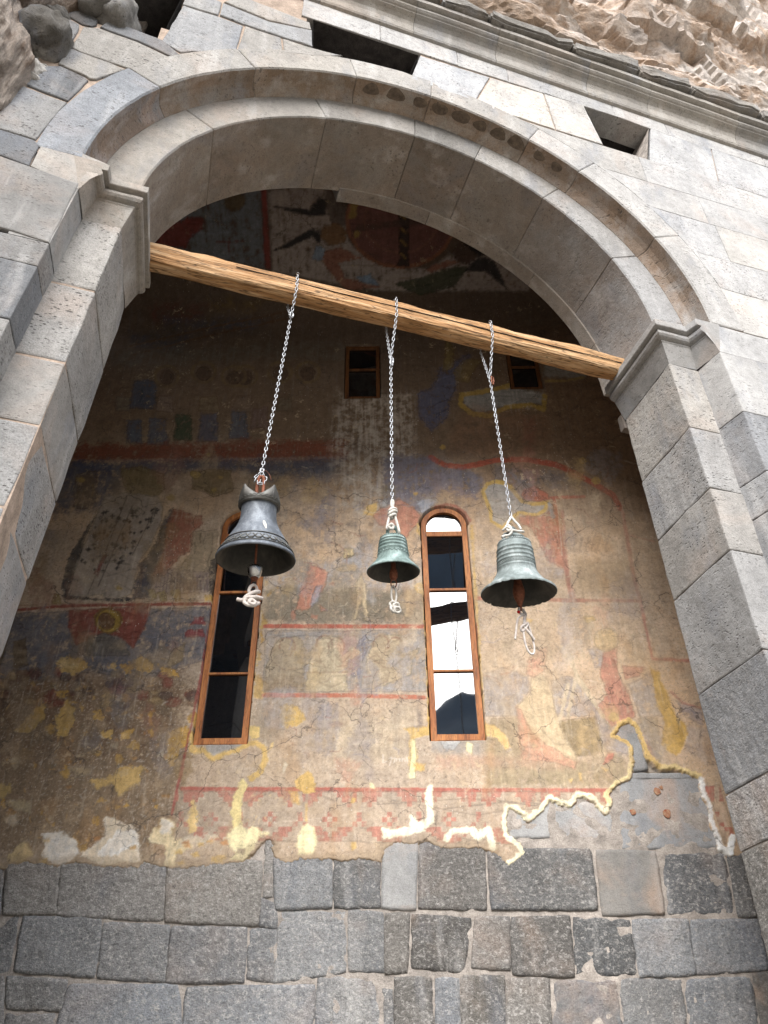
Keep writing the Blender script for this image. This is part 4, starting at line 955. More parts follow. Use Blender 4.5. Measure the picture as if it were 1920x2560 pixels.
fill(R3((300, 890), (1500, 876), (1400, 960), (1180, 940), (900, 925), (600, 940), (300, 950)), (.085, .09, .12), .85, 12, 18, .12)
fill(R3((250, 900), (330, 890), (480, 905), (520, 1000), (480, 1080), (360, 1106), (230, 1106)), (.075, .085, .125), .8, 10, 16, .2)
# tall robed figures, left of the first window
fill(T6((560, 370), (700, 350), (850, 400), (860, 500), (800, 560), (600, 540)), (.21, .155, .075), .9, 6, 8)
fill(T6((1040, 390), (1150, 370), (1320, 380), (1330, 520), (1200, 560), (1060, 500)), (.21, .15, .08), .9, 6, 8)
fill(T6((250, 400), (390, 380), (400, 560), (340, 640), (230, 640)), (.17, .115, .06), .7, 8, 12, .2)
fill(T6((450, 560), (600, 530), (820, 560), (850, 640), (840, 720), (760, 900), (690, 1000), (660, 1100), (630, 1230), (560, 1262), (470, 1270), (410, 1235), (330, 1250), (270, 1252), (185, 1235), (240, 1080), (300, 900), (380, 720)), (.37, .305, .25), .95, 4, 6)
rr = random.Random(4)
for q in range(85):
    t, s = rr.random(), rr.random(); y = 620 + t * 450; x = 440 - t * 180 + s * (330 - t * 60 if s < .45 else 400 - 90 * t)
    a = rr.choice((7, 10, 13)); stroke(T6((x - a, y), (x + a, y - 4)), 3.4, DARK, .75, 1.5, 2, .06); stroke(T6((x, y - a), (x - 3, y + a)), 3.4, DARK, .75, 1.5, 2, .06)
for ln in (((640, 620), (560, 800), (480, 1000), (400, 1180)), ((800, 640), (720, 800), (640, 960)), ((600, 560), (520, 760), (430, 1000), (330, 1230))): stroke(T6(*ln), 2.6, (.13, .10, .08), .8, 1.2, 1.5)
fill(T6((440, 960), (460, 965), (400, 1110), (370, 1090)), (.26, .10, .085), .9)
fill(T6((380, 700), (330, 760), (200, 980), (150, 1180), (170, 1260), (600, 1290), (700, 1240), (640, 1262), (185, 1250), (240, 1060), (300, 880)), (.045, .045, .05), .9, 5, 8)
fill(T6((920, 620), (860, 700), (800, 880), (740, 980), (690, 1020), (640, 1260), (760, 1270), (790, 1100), (850, 940), (880, 780), (930, 680)), NAVY, .9, 5, 8, .1)
fill(T6((920, 640), (1110, 690), (1120, 740), (1060, 800), (1040, 940), (960, 980), (860, 1100), (780, 1110), (860, 900), (880, 760)), (.30, .11, .07), .9, 6, 10, .12)
fill(T6((1060, 800), (1230, 780), (1220, 1000), (1190, 1200), (1010, 1200), (960, 1060), (1040, 950)), (.27, .21, .14), .85, 8, 12, .15)
fill(T6((780, 1110), (900, 1060), (1180, 1080), (1180, 1220), (1000, 1230), (760, 1220)), (.24, .18, .16), .85, 8, 10, .2)
for q in range(16): stroke(T6((820 + q * 22, 1090 + (q % 3) * 14), (800 + q * 24, 1190 + (q % 4) * 8)), 4, (.12, .09, .10), .6, 1.5, 3)
for a in ((760, 1200), (830, 1215), (930, 1210)): fill(T6((a[0] - 25, a[1]), (a[0] + 30, a[1] - 10), (a[0] + 50, a[1] + 60), (a[0] + 10, a[1] + 75)), (.30, .225, .11), .95)
fill(T6((100, 1220), (130, 1230), (150, 1300), (80, 1300)), (.24, .17, .07), .9); fill(T6((1130, 1235), (1200, 1230), (1210, 1270), (1140, 1275)), (.42, .27, .08), .9)
for (x, y, r) in ((1075, 405, 40), (1200, 515, 26), (905, 565, 30), (280, 440, 26), (1165, 268, 14), (1250, 425, 16), (548, 1190, 22)): fill(T6(*ell((x, y), r, r * .7)), (.38, .26, .09), .85, 3, 5)
fill(T6((1180, 1000), (1245, 980), (1260, 1060), (1230, 1230), (1170, 1230)), DARK, .85, 5, 9, .15)
stroke(R5((60, 425), (300, 405), (620, 400), (915, 396)), 8, (.27, .075, .055), .95, 1.5, 2.5); stroke(R5((60, 405), (915, 380)), 2, (.32, .16, .1), .6)
fill(R5((-60, 440), (912, 412), (885, 640), (700, 700), (560, 720), (400, 690), (200, 720), (-60, 720)), (.115, .114, .135), .88, 8, 10, .16)
fill(R5((300, 425), (650, 404), (625, 500), (575, 585), (520, 545), (450, 520), (330, 575), (298, 500)), (.23, .07, .05), .95, 4, 6)
fill(R5(*ell((468, 470), 58, 54)), (.33, .22, .05), .95); fill(R5(*ell((462, 474), 34, 38)), (.13, .07, .04), .95); stroke(R5(*ell((468, 470), 56, 52)), 4, (.16, .09, .04), .9, closed=True)
fill(R5((380, 540), (450, 525), (540, 560), (560, 620), (370, 620)), (.13, .11, .09), .85, 6, 8)
for (x, y, w) in ((860, 470, 34), (845, 525, 50)): fill(R5((x - w, y + 16), (x - w * .6, y - 14), (x + w * .6, y - 20), (x + w * .8, y + 14)), (.24, .06, .06), .9)
fill(R5((60, 560), (110, 545), (120, 660), (60, 690)), (.11, .075, .045), .9); fill(R5((740, 600), (800, 570), (790, 640), (720, 680)), (.17, .12, .06), .85)
for q in range(46):
    x = rr.uniform(0, 840); y = rr.uniform(690, 840); fill(R5(*ell((x, y), rr.uniform(16, 34), rr.uniform(14, 26), 10)), rr.choice(((.20, .07, .05), (.12, .06, .045), (.26, .15, .09), (.09, .06, .05), (.30, .21, .11))), .8, 4, 8, .1)
# orange losses on the lower left
DRAW[0] = False
ochres = [((245, 645), (300, 622), (370, 640), (382, 668), (320, 702), (268, 690)), ((520, 660), (580, 652), (612, 618), (672, 664), (640, 697), (580, 680), (545, 706)), ((475, 655), (505, 640), (500, 680), (480, 680)),
 ((290, 795), (322, 850), (300, 975), (248, 972), (238, 895)), ((55, 945), (160, 862), (192, 835), (192, 892), (120, 955)), ((405, 860), (440, 850), (435, 900), (405, 895)), ((440, 950), (490, 940), (480, 975), (445, 975)), ((520, 955), (570, 940), (560, 975), (525, 978)), ((680, 660), (760, 680), (770, 710), (700, 690)),
 ((730, 955), (800, 915), (832, 950), (832, 992), (782, 1022), (742, 1095), (716, 1062)), ((1145, 293), (1208, 326), (1150, 372)), ((1130, 430), (1158, 482), (1128, 512)), ((1122, 518), (1148, 542), (1128, 572)), ((1112, 588), (1128, 622), (1110, 662)), ((1100, 698), (1160, 746), (1136, 812), (1094, 802)), ((1228, 862), (1270, 828), (1302, 866), (1312, 910), (1270, 932), (1226, 906)), ((880, 360), (920, 358), (922, 384), (884, 388)), ((800, 880), (850, 860), (850, 930), (810, 910))]
for q in ochres:
    fill(R5(*q), rr.choice((OCHRE, YEL, (.52, .34, .12))), .92, 2.2, 9, 0, -.006); fill(R5(*[(x * .6 + .4 * q[0][0] + rr.uniform(-8, 8), y * .6 + .4 * q[0][1] + rr.uniform(-8, 8)) for x, y in q]), rr.choice(((.42, .26, .09), (.62, .46, .24), (.36, .22, .09))), .55, 6, 10, .15)
for q in range(95):
    x, y = rr.uniform(-20, 760), rr.uniform(1710, 2120) ; y = y if x > 0 else y
    if x > 430: x -= 330
    r = rr.choice((4, 5, 7, 12)); sx = rr.uniform(.6, 1.6); fill([(x + sx * r * rr.uniform(.3, 1.4) * math.cos(k * .9), y + r * rr.uniform(.3, 1.4) * math.sin(k * .9)) for k in range(7)], rr.choice((OCHRE, (.42, .26, .09), (.36, .20, .08), (.42, .33, .22))), .85, 2, 7, .05, -.003)
for q in range(150):
    x, y = rr.uniform(0, 430), rr.uniform(1640, 2110); a = rr.uniform(-.9, 2.4); L = rr.uniform(5, 16); stroke([(x, y), (x + L * math.cos(a), y + L * math.sin(a))], 2.2, rr.choice(((.45, .40, .34), (.5, .3, .12), (.09, .06, .045))), .75, 1.5, 1)
stroke(R5((955, 235), (935, 400), (880, 700), (848, 950)), 9, (.52, .34, .09), .95, 2, 4); stroke(R5((920, 400), (868, 700), (830, 900), (790, 1090)), 6, (.30, .07, .06), .85, 2, 3)
DRAW[0] = True
# --- panel between the windows
fill(T3((180, 0), (1380, 0), (1380, 230), (900, 210), (500, 230), (180, 240)), (.33, .315, .315), .7, 12, 20, .28)
fill(T3((170, 230), (420, 190), (640, 210), (1000, 220), (1370, 230), (1370, 465), (560, 470), (180, 440)), (.19, .165, .125), .85, 10, 14, .16)
fill(T3((520, 30), (650, 90), (630, 200), (560, 300), (510, 372), (410, 372), (440, 280), (460, 170)), PINK, .9, 4, 8, .05); fill(T3((560, 200), (610, 190), (580, 300), (530, 350), (520, 330)), LBLUE, .7, 4, 6, .1)
for q in (((380, 380), (410, 375), (415, 440), (390, 445)), ((530, 400), (580, 410), (570, 440), (520, 430)), ((590, 330), (640, 370), (600, 385)), ((690, 150), (700, 190), (660, 180))): fill(T3(*q), (.45, .22, .15), .8, 3, 4)
fill(T3((850, 180), (900, 100), (935, 200), (950, 440), (920, 440), (900, 300), (862, 440), (840, 440), (870, 260)), FLESH, .75, 4, 6, .1)
fill(T3((1235, 225), (1262, 240), (1250, 420), (1215, 424), (1225, 380)), FLESH, .75, 4, 5, .1); fill(T3((1310, 240), (1340, 250), (1330, 425), (1300, 425)), (.36, .29, .22), .75, 4, 5, .1)
fill(T3((660, 60), (830, 30), (860, 80), (760, 90)), (.50, .38, .25), .8, 4, 6)
stroke(T3((185, 490), (1362, 492)), 10.5, (.43, .125, .085), .95, 1.5, 1.6, .04); stroke(T3((185, 513), (1362, 516)), 2.2, (.55, .48, .40), .7, 1.2, 1)
fill(T3((185, 520), (1362, 518), (1385, 700), (1392, 975), (175, 975)), (.275, .26, .255), .8, 6, 8, .22)
fill(T3((880, 600), (930, 560), (960, 640), (900, 760), (880, 880), (820, 850), (810, 760)), (.23, .215, .25), .8, 6, 8, .1)
fill(T3((245, 650), (300, 575), (430, 570), (470, 620), (480, 720), (540, 655), (552, 700), (480, 790), (470, 962), (190, 962), (190, 800)), (.36, .285, .195), .92, 5, 8, .05)
fill(T3((568, 600), (620, 556), (740, 560), (772, 620), (760, 710), (840, 648), (905, 682), (800, 745), (790, 850), (806, 975), (478, 975), (520, 740), (560, 690)), (.47, .385, .265), .95, 5, 8)
fill(T3((980, 600), (1040, 548), (1190, 570), (1208, 650), (1230, 705), (1345, 640), (1280, 745), (1270, 850), (1000, 950), (888, 965), (940, 720)), (.43, .335, .225), .92, 5, 8)
for c0 in ((350, 640), (625, 625), (715, 640), (1045, 625), (1150, 640)):
    stroke(T3(*ell(c0, 58, 66, 14, 170, 380)), 4.2, (.24, .13, .09), .65, 1.8, 2.4, .12); stroke(T3(*ell((c0[0] + 14, c0[1] + 30), 20, 42, 8, -80, 80)), 2.4, (.26, .17, .11), .6, 1.5, 2, .1)
for ln in (((540, 740), (620, 770), (640, 820)), ((660, 720), (720, 790), (790, 780)), ((960, 720), (1060, 790), (1100, 800)), ((250, 760), (330, 820), (420, 800)), ((1000, 680), (1050, 740), (1090, 750)), ((700, 700), (760, 760), (820, 700)), ((480, 830), (800, 830)), ((920, 836), (1010, 836)), ((1120, 700), (1200, 790), (1290, 700)), ((580, 690), (600, 760)), ((1010, 760), (1140, 770))): stroke(T3(*ln), 2.6, (.24, .16, .11), .65, 1.5, 2, .12)
fill(T3((180, 870), (470, 850), (470, 975), (180, 975)), (.23, .165, .11), .7, 10, 12, .2)
stroke(T3((175, 1000), (800, 1003), (1362, 1018)), 11, (.46, .165, .105), .95, 1.6, 2.2, .06)
fill(T3((300, 1090), (380, 1060), (480, 1130), (490, 1190), (380, 1200), (350, 1250), (310, 1210)), YEL, .95, 2.5, 7, 0, -.005)
fill(T3((650, 1210), (720, 1195), (780, 1220), (720, 1245), (660, 1240)), (.45, .24, .17), .6, 4, 4); stroke(T3((480, 1220), (560, 1260), (760, 1230), (900, 1250), (1060, 1200)), 2.4, (.20, .15, .12), .6, 1.5, 3)
fill(T3((600, 1150), (1000, 1200), (1250, 1100), (1300, 1250), (1150, 1500), (700, 1480), (500, 1350)), (.50, .405, .29), .6, 30, 30, .1)
fill(T3((120, 1060), (320, 1080), (340, 1260), (200, 1400), (110, 1300)), (.23, .195, .15), .6, 20, 20, .15)
stroke(T3((1330, 1020), (1335, 1220)), 12, (.16, .13, .12), .6, 4, 6, .2)
stroke(T3((940, 1380), (960, 1600)), 22, (.22, .19, .19), .5, 8, 8, .2); stroke(T3((1190, 1000), (1150, 1380)), 10, (.3, .25, .2), .5, 6, 8, .25)
# --- upper middle and right
fill([(850, 985), (1030, 985), (1060, 1290), (940, 1330), (850, 1260), (820, 1100)], (.42, .36, .30), .8, 18, 20, .36)
i = box([(840, 985), (1060, 1330)], 0); lay(i, sstep(.02, .35, nS[i] + .1 * nB[i]) * sstep(985, 1010, PY[i]) * sstep(1340, 1150, PY[i]) * sstep(100, 40, abs(PX[i] - 945)) * .55, (.42, .36, .30), 0)
fill(R4((250, 480), (370, 425), (330, 520), (290, 600), (270, 700), (205, 752), (150, 690), (150, 600), (215, 560)), (.10, .105, .165), .85, 8, 12, .12)
fill(R4((340, 592), (530, 560), (640, 585), (690, 600), (680, 640), (520, 652), (400, 678), (345, 640)), (.30, .285, .265), .95, 4, 6)
stroke(R4((545, 560), (430, 586), (335, 600), (330, 640), (380, 680), (455, 690), (530, 652), (640, 642), (690, 662), (694, 606)), 12, (.40, .265, .075), .95, 2.5, 4, 0, -.003)
i = box(R4((540, 580), (700, 680)), 0); lay(i, sstep(.05, .6, .5 * nS[i] + .5 * nB[i] + .3 * nC[i]) * .6, (.46, .43, .39), 0)
fill(R4((690, 470), (880, 500), (860, 530), (760, 525), (690, 520)), (.30, .28, .25), .9, 5, 7); stroke(R4((700, 540), (780, 540), (860, 525)), 6, (.36, .25, .09), .8, 2, 3)
fill(R4((270, 360), (300, 400), (300, 480), (255, 500)), (.25, .18, .07), .7, 5, 8); fill(R4((300, 500), (340, 450), (420, 450), (360, 545), (310, 540)), (.24, .17, .07), .6, 5, 8)
stroke(R4((200, 870), (260, 902), (330, 912), (400, 902), (480, 882), (620, 880), (740, 902), (830, 940), (900, 980), (990, 1032), (1020, 1090)), 14, (.34, .085, .05), .95, 2, 3, .04)
fill(R4((0, 870), (190, 860), (240, 910), (330, 920), (430, 960), (400, 1050), (250, 1010), (150, 1106), (0, 1106)), (.16, .15, .19), .85, 10, 14, .16)
fill(R4((480, 900), (760, 920), (880, 990), (760, 1010), (600, 990), (480, 970)), (.15, .125, .12), .75, 10, 14, .25)
fill(R4((600, 690), (660, 690), (650, 860), (610, 850)), (.25, .07, .06), .5, 10, 10, .3)
fill(R4((380, 640), (700, 690), (740, 860), (500, 860), (280, 860), (300, 720)), (.24, .13, .075), .5, 14, 14, .2)
for (x, y, r) in ((255, 826, 12), (915, 972, 20), (860, 885, 16), (135, 1028, 10)): fill(R4(*ell((x, y), r, r * .8)), (.45, .29, .09), .9, 2, 4)
# saint's halo and the yellow seams to the right of the second window
fill(Z6((330, 500), (400, 430), (600, 345), (640, 312), (780, 400), (885, 500), (850, 600), (750, 690), (700, 800), (620, 650), (400, 605)), PINK, .92, 4, 7, .02)
fill(Z6((265, 400), (380, 345), (392, 420), (330, 512), (216, 492)), YEL, .9, 3, 5); fill(Z6((800, 320), (1000, 300), (1070, 350), (960, 440), (900, 490), (860, 400)), LBLUE, .8, 5, 8, .08)
fill(Z6((0, 850), (330, 830), (360, 1000), (260, 1150), (0, 1130)), (.34, .335, .35), .6, 10, 14, .2); fill(Z6((0, 880), (110, 880), (130, 960), (30, 1000), (0, 990)), (.52, .40, .22), .85, 3, 5); fill(Z6((30, 1070), (150, 1075), (140, 1130), (40, 1140)), (.50, .36, .22), .8, 4, 6)
fill(Z6((390, 310), (510, 330), (500, 410), (420, 410)), (.42, .42, .42), .7, 4, 6, .15); fill(Z6((440, 150), (600, 180), (560, 300), (420, 300)), (.20, .15, .07), .5, 10, 10)
stroke(Z6((900, 660), (925, 560), (990, 460), (1080, 395), (1180, 375), (1290, 395), (1390, 470), (1450, 560)), 8, (.33, .13, .09), .9, 2, 2)
stroke(Z6((860, 600), (850, 680), (890, 730)), 8, YEL, .9, 2, 3)
fill(Z6((800, 1310), (920, 1255), (930, 1420), (850, 1390)), YEL, .9, 3, 5)
seam2 = Z7((540, 640), (480, 612), (405, 560), (400, 450), (350, 330), (312, 220), (360, 140), (450, 110), (560, 130), (640, 185), (700, 270), (770, 340), (900, 368), (1060, 350), (1020, 440), (930, 492), (850, 490), (730, 462), (640, 530))
fill(seam2, (.345, .32, .295), .97, 3, 4, 0, -.004); stroke(seam2, 9.5, (.52, .345, .10), .97, 2, 2.5, closed=True)
fill(Z7((800, 205), (900, 160), (1060, 250), (1082, 312), (960, 340), (790, 320), (758, 262)), (.36, .11, .07), .92, 4, 6, .04)
fill(Z7((720, 510), (860, 510), (1040, 490), (1090, 420), (1180, 500), (1222, 900), (1295, 1160), (1200, 1100), (1080, 1030), (960, 850), (860, 640), (740, 585)), (.40, .145, .10), .9, 5, 9, .13)
fill(Z7(*ell((1055, 870), 40, 36)), (.50, .36, .25), .95)
for ln, w, c in ((((1085, 295), (1475, 284)), 7, (.36, .10, .065)), (((1130, 310), (1180, 620), (1235, 900)), 9, (.36, .12, .08)), (((1235, 900), (1300, 1300), (1345, 1470)), 12, (.33, .13, .10)), (((210, 1448), (300, 1455)), 8, (.40, .13, .09)), (((960, 1460), (1200, 1478), (1475, 1482)), 9, (.33, .11, .09)), (((1075, 360), (1120, 520)), 9, (.30, .29, .29))): stroke(Z7(*ln), w, c, .92, 2, 2.5, .05)
stroke(Z7((1165, 330), (1225, 960)), 2, (.5, .42, .34), .7, 1.2, 1); stroke(Z7((1330, 1230), (1375, 1440)), 2, (.55, .46, .36), .7, 1.2, 1)
fill(Z7((0, 30), (270, 0), (290, 180), (230, 330), (150, 260), (0, 130)), (.16, .145, .17), .7, 10, 14, .2)
fill(Z7((1270, 0), (1475, 0), (1475, 100), (1330, 60)), (.30, .09, .06), .7, 6, 8, .15); fill(Z7((1050, 1120), (1250, 1110), (1240, 1230), (1140, 1220)), (.32, .32, .36), .6, 8, 10, .2)
for q in range(11):
    x = 830 + q * 28 if q < 6 else 870 + (q - 6) * 44; y = 105 if q < 6 else 290
    stroke(R6((x, y + rr.uniform(-20, 20)), (x - 16 + rr.uniform(-8, 8), y + 60), (x - 6, y + (80 if q > 5 else 66))), 4, (.22, .16, .12), .6, 2, 4, .1)
fill(R6((820, 200), (1060, 210), (1080, 360), (830, 350)), (.31, .22, .13), .6, 14, 14, .12)
stroke(R6((770, 0), (790, 240), (820, 370)), 10, (.36, .17, .13), .75, 2, 4, .15); stroke(R6((1030, 0), (1080, 280), (1110, 400)), 9, (.38, .17, .12), .8, 2, 3, .12)
stroke(R6((390, 372), (470, 374)), 8, (.42, .14, .10), .9, 2, 2); stroke(R6((690, 378), (1110, 384)), 7, (.36, .15, .11), .85, 2, 3, .08); stroke(R6((400, 390), (1110, 398)), 2, (.55, .45, .34), .7, 1.2, 1)
stroke(R6((1110, 400), (1160, 635), (1320, 642)), 7, (.46, .20, .15), .85, 2, 3, .06); stroke(R6((1040, 95), (1170, 128)), 4, (.45, .24, .17), .7, 1.5, 2, .1)
# right lower scene
fill(T5((140, 440), (260, 400), (400, 455), (412, 540), (340, 622), (336, 690), (150, 690)), (.275, .25, .245), .85, 5, 8, .22)
fill(T5((540, 480), (650, 450), (720, 500), (815, 620), (800, 690), (560, 690)), (.275, .25, .245), .85, 5, 8, .22); fill(T5((760, 290), (880, 300), (880, 400), (800, 400)), (.30, .28, .30), .8, 6, 8, .15)
fill(T5((185, 700), (345, 700), (372, 900), (370, 960), (160, 830)), (.26, .20, .12), .85, 8, 10, .1); fill(T5((590, 712), (802, 690), (862, 860), (852, 905), (660, 932), (640, 860), (575, 765)), OLIVE, .92, 5, 7, .03)
fill(T5((150, 840), (380, 940), (690, 960), (960, 900), (1005, 1050), (890, 1105), (150, 1105)), (.27, .215, .13), .85, 10, 14, .16)
fill(T5((430, 400), (520, 470), (560, 620), (605, 780), (684, 900), (690, 1000), (480, 905), (380, 850), (336, 640), (412, 560)), FLESH, .92, 5, 8)
fill(T5((335, 640), (362, 660), (420, 780), (520, 862), (690, 960), (682, 1005), (560, 960), (372, 945), (350, 780)), PINK, .85, 5, 8, .14)
fill(T5((400, 360), (470, 290), (520, 280), (500, 420), (440, 462), (390, 440)), PINK, .6, 5, 8, .2)
fill(T5((860, 290), (930, 285), (930, 420), (1000, 560), (1042, 690), (900, 750), (800, 640), (870, 560), (830, 440)), (.44, .165, .12), .92, 5, 8, .04)
fill(T5(*ell((868, 235), 74, 68)), (.50, .355, .19), .85, 5, 6); fill(T5((960, 390), (1085, 400), (1062, 450), (980, 472)), (.46, .20, .14), .9, 4, 6)
fill(T5((798, 640), (884, 742), (912, 800), (1004, 860), (990, 912), (860, 884), (818, 760)), (.25, .24, .275), .9, 5, 7, .06); fill(T5((1000, 500), (1140, 430), (1200, 690), (1062, 690)), (.31, .27, .25), .8, 8, 10, .2)
fill(T5((1060, 700), (1170, 700), (1190, 960), (1120, 880)), (.27, .21, .13), .85, 5, 8, .1); fill(T5((1075, 770), (1120, 840), (1165, 950), (1100, 900)), RED, .75, 4, 6, .1); fill(T5((850, 975), (870, 910), (912, 905), (905, 940)), (.46, .12, .09), .85, 3, 5)
for ln in (((640, 500), (590, 720)), ((660, 330), (700, 480), (800, 620)), ((600, 280), (660, 380), (760, 560), (850, 690)), ((690, 440), (640, 690)), ((720, 480), (790, 600))): stroke(T5(*ln), 9, (.53, .43, .30), .8, 2.5, 4, .08)
for ln in (((300, 160), (430, 260), (520, 320)), ((560, 260), (640, 360)), ((480, 260), (600, 360)), ((900, 160), (940, 200), (930, 260)), ((400, 420), (420, 560)), ((1260, 590), (1350, 620), (1430, 650)), ((1290, 690), (1370, 660), (1470, 690)), ((1330, 860), (1500, 920)), ((700, 320), (660, 420))): stroke(T5(*ln), 3.2, (.27, .20, .16), .6, 1.5, 2.5, .12)
fill(T5((1285, 600), (1430, 650), (1440, 740), (1340, 700)), (.29, .26, .29), .7, 8, 10, .15); fill(T5((1340, 740), (1480, 760), (1530, 1010), (1330, 900)), (.40, .33, .29), .6, 10, 12, .2); stroke(T5((1250, 545), (1320, 610), (1430, 640)), 5, (.45, .22, .16), .8, 2, 2)
fill(T5((1130, 405), (1184, 428), (1190, 480), (1222, 540), (1282, 690), (1342, 740), (1348, 800), (1310, 900), (1280, 925), (1228, 890), (1190, 850), (1212, 720), (1168, 620), (1150, 520)), (.54, .335, .095), .97, 3, 5, 0, -.005)
fill(T5((135, 728), (200, 738), (270, 800), (302, 872), (270, 884), (220, 812), (150, 802)), YEL, .97, 2.5, 4, 0, -.005); fill(T5(*ell((912, 692), 25, 22)), YEL, .95)
for q in (((700, 1020), (720, 1020), (730, 1080), (705, 1070)), ((640, 1060), (670, 1060), (660, 1090)), ((840, 990), (880, 1005), (860, 1020)), ((730, 100), (790, 95), (810, 120), (750, 140)), ((390, 110), (430, 115), (420, 135))): fill(T5(*q), YEL, .85, 3, 4)
stroke(R6((175, 150), (178, 440), (188, 640), (196, 930)), 8, (.56, .36, .12), .9, 2, 5); stroke(R6((378, 60), (395, 350), (410, 560), (430, 930)), 8, (.52, .34, .12), .85, 2, 5, .12); stroke(R6((400, 480), (408, 700)), 4, (.33, .08, .06), .8)
fill(R6((85, 935), (200, 928), (202, 966), (132, 976), (136, 1000), (152, 1110), (108, 1110), (112, 960)), YEL, .95, 2.5, 5, 0, -.004); fill(T3((1270, 1330), (1300, 1330), (1310, 1480), (1300, 1620), (1250, 1620)), CREAM, .85, 3, 6); fill(T3((1290, 1500), (1380, 1505), (1370, 1560), (1290, 1570)), YEL, .9, 3, 5)
fill(R6((205, 975), (430, 975), (420, 1060), (300, 1045), (205, 1030)), (.29, .27, .25), .8, 10, 12); fill(R6((240, 985), (340, 985), (300, 1030), (260, 1025)), (.42, .41, .40), .9, 3, 5)
fill(R6((355, 990), (385, 1000), (380, 1050), (355, 1030)), CREAM, .9, 3, 4)
fill(R6((230, 1060), (420, 1050), (640, 1060), (800, 1106), (230, 1106)), (.46, .26, .19), .5, 12, 14, .2)
# faint incised signature on the plaster, as scratched there
for ln in (((1060, 1440), (1062, 1500)), ((1062, 1500), (1090, 1490)), ((1105, 1470), (1125, 1460), (1118, 1490), (1108, 1520)), ((1130, 1470), (1150, 1465), (1140, 1500)), ((1160, 1470), (1162, 1490)), ((1165, 1475), (1180, 1470), (1182, 1490)), ((1190, 1472), (1192, 1490)), ((1200, 1470), (1202, 1490)), ((1205, 1475), (1218, 1470), (1222, 1490)), ((1235, 1458), (1238, 1490))): stroke(T3(*ln), 2.6, (.66, .58, .50), .75, 1.2, .6)
# chequered dado band: a red rule and stepped lozenges
stroke([(455, 1972), (1000, 1975), (1540, 1976)], 11, (.40, .125, .095), .95, 1.5, 2, .05)
dado = [(440, 1978), (1530, 1980), (1515, 2010), (1262, 2025), (1272, 2095), (1300, 2110), (960, 2105), (440, 2100)]
cellw = 12.4
def checks(poly, op):
    i = box(poly, 4); d = poly_sd(i, poly); a = np.floor(PX[i] / cellw).astype(int); b = np.floor((PY[i] - 1980) / cellw).astype(int)
    q = np.abs((a % 12) - 6); on = (((b <= 3) & (q >= 2 + b) & (q < 5 + (b < 2))) | ((b == 4) & (q == 6)) | ((b == 5) & (q == 1)) | ((b == 6) & ((q == 0) | (q == 5))) | ((b == 4) & (q == 0)) | ((b >= 7) & (q >= 9 - b) & (q < 12 - b)) | ((b == 5) & (q == 6))).astype(float)
    lay(i, on * sstep(2, -2, d) * op, (.42, .15, .11), .20)
fill(dado, (.40, .32, .25), .5, 6, 8, .1); checks(dado, .72)
sliver = [(1757, 1966), (1799, 1964), (1836, 2088), (1812, 2112), (1780, 2006)]
fill(sliver, (.55, .40, .29), .9, 4, 4); checks(sliver, .95)
stroke([(1440 + 120 * .5694, 1300 + 5 * .5694)] + [(1763, 1962), (1800, 1960)], 5, (.45, .16, .12), .0)
stroke(R7((790, 0), (765, 90), (742, 200)), 7, (.34, .10, .085), .9, 2, 3, .08)
for q in range(26):   # old graffiti scratches in the dado
    x, y = rr.uniform(600, 760), rr.uniform(1985, 2060); stroke([(x, y), (x + rr.uniform(-6, 8), y + rr.uniform(-8, 8))], 2.2, (.60, .44, .25), .7, 1.2, 1)
DRAW[0] = False
for q in range(120):   # worn remains of further painted scenes
    x, y = DRW.uniform(60, 1650), DRW.uniform(1130, 1930)
    if 480 < x < 640 and y > 1400 or 1050 < x < 1210: continue
    r = DRW.uniform(16, 60); a0 = DRW.uniform(0, 6); pl = [(x + r * DRW.uniform(.35, 1.1) * math.cos(a0 + k * .9), y + r * DRW.uniform(.5, 1.6) * math.sin(a0 + k * .9)) for k in range(7)]
    cc = DRW.choice(((.29, .27, .28), (.22, .20, .22), (.47, .24, .17), (.38, .28, .18), (.60, .47, .33), (.25, .195, .13), (.33, .31, .32), (.44, .30, .14)))
    if x < 480: cc = tuple(k * .6 for k in cc)
    fill(pl, cc, DRW.uniform(.30, .6), 6, 16, .22)
for q in range(150):
    x, y = DRW.uniform(640, 1620), DRW.uniform(1150, 1900); ln = DRW.uniform(14, 50); a = DRW.uniform(0, 3.14)
    stroke([(x, y), (x + ln * .5 * math.cos(a) + 5, y + ln * .5 * math.sin(a)), (x + ln * math.cos(a + .3), y + ln * math.sin(a + .3))], DRW.choice((1.6, 2.2, 3.2)), DRW.choice(((.20, .14, .11), (.26, .12, .09), (.62, .52, .40), (.24, .22, .25))), .5, 1.4, 3, .12)
fill([(1210, 1420), (1560, 1440), (1640, 1700), (1720, 1960), (1500, 1960), (1180, 1960)], (.66, .50, .345), .18, 60, 60, .0)  # broad pale wash: brightens the plaster's right side, too dim as lit
fill([(1190, 1240), (1620, 1240), (1700, 1500), (1190, 1480)], (.50, .37, .25), .2, 60, 60)  # same brightening in the colour, higher up
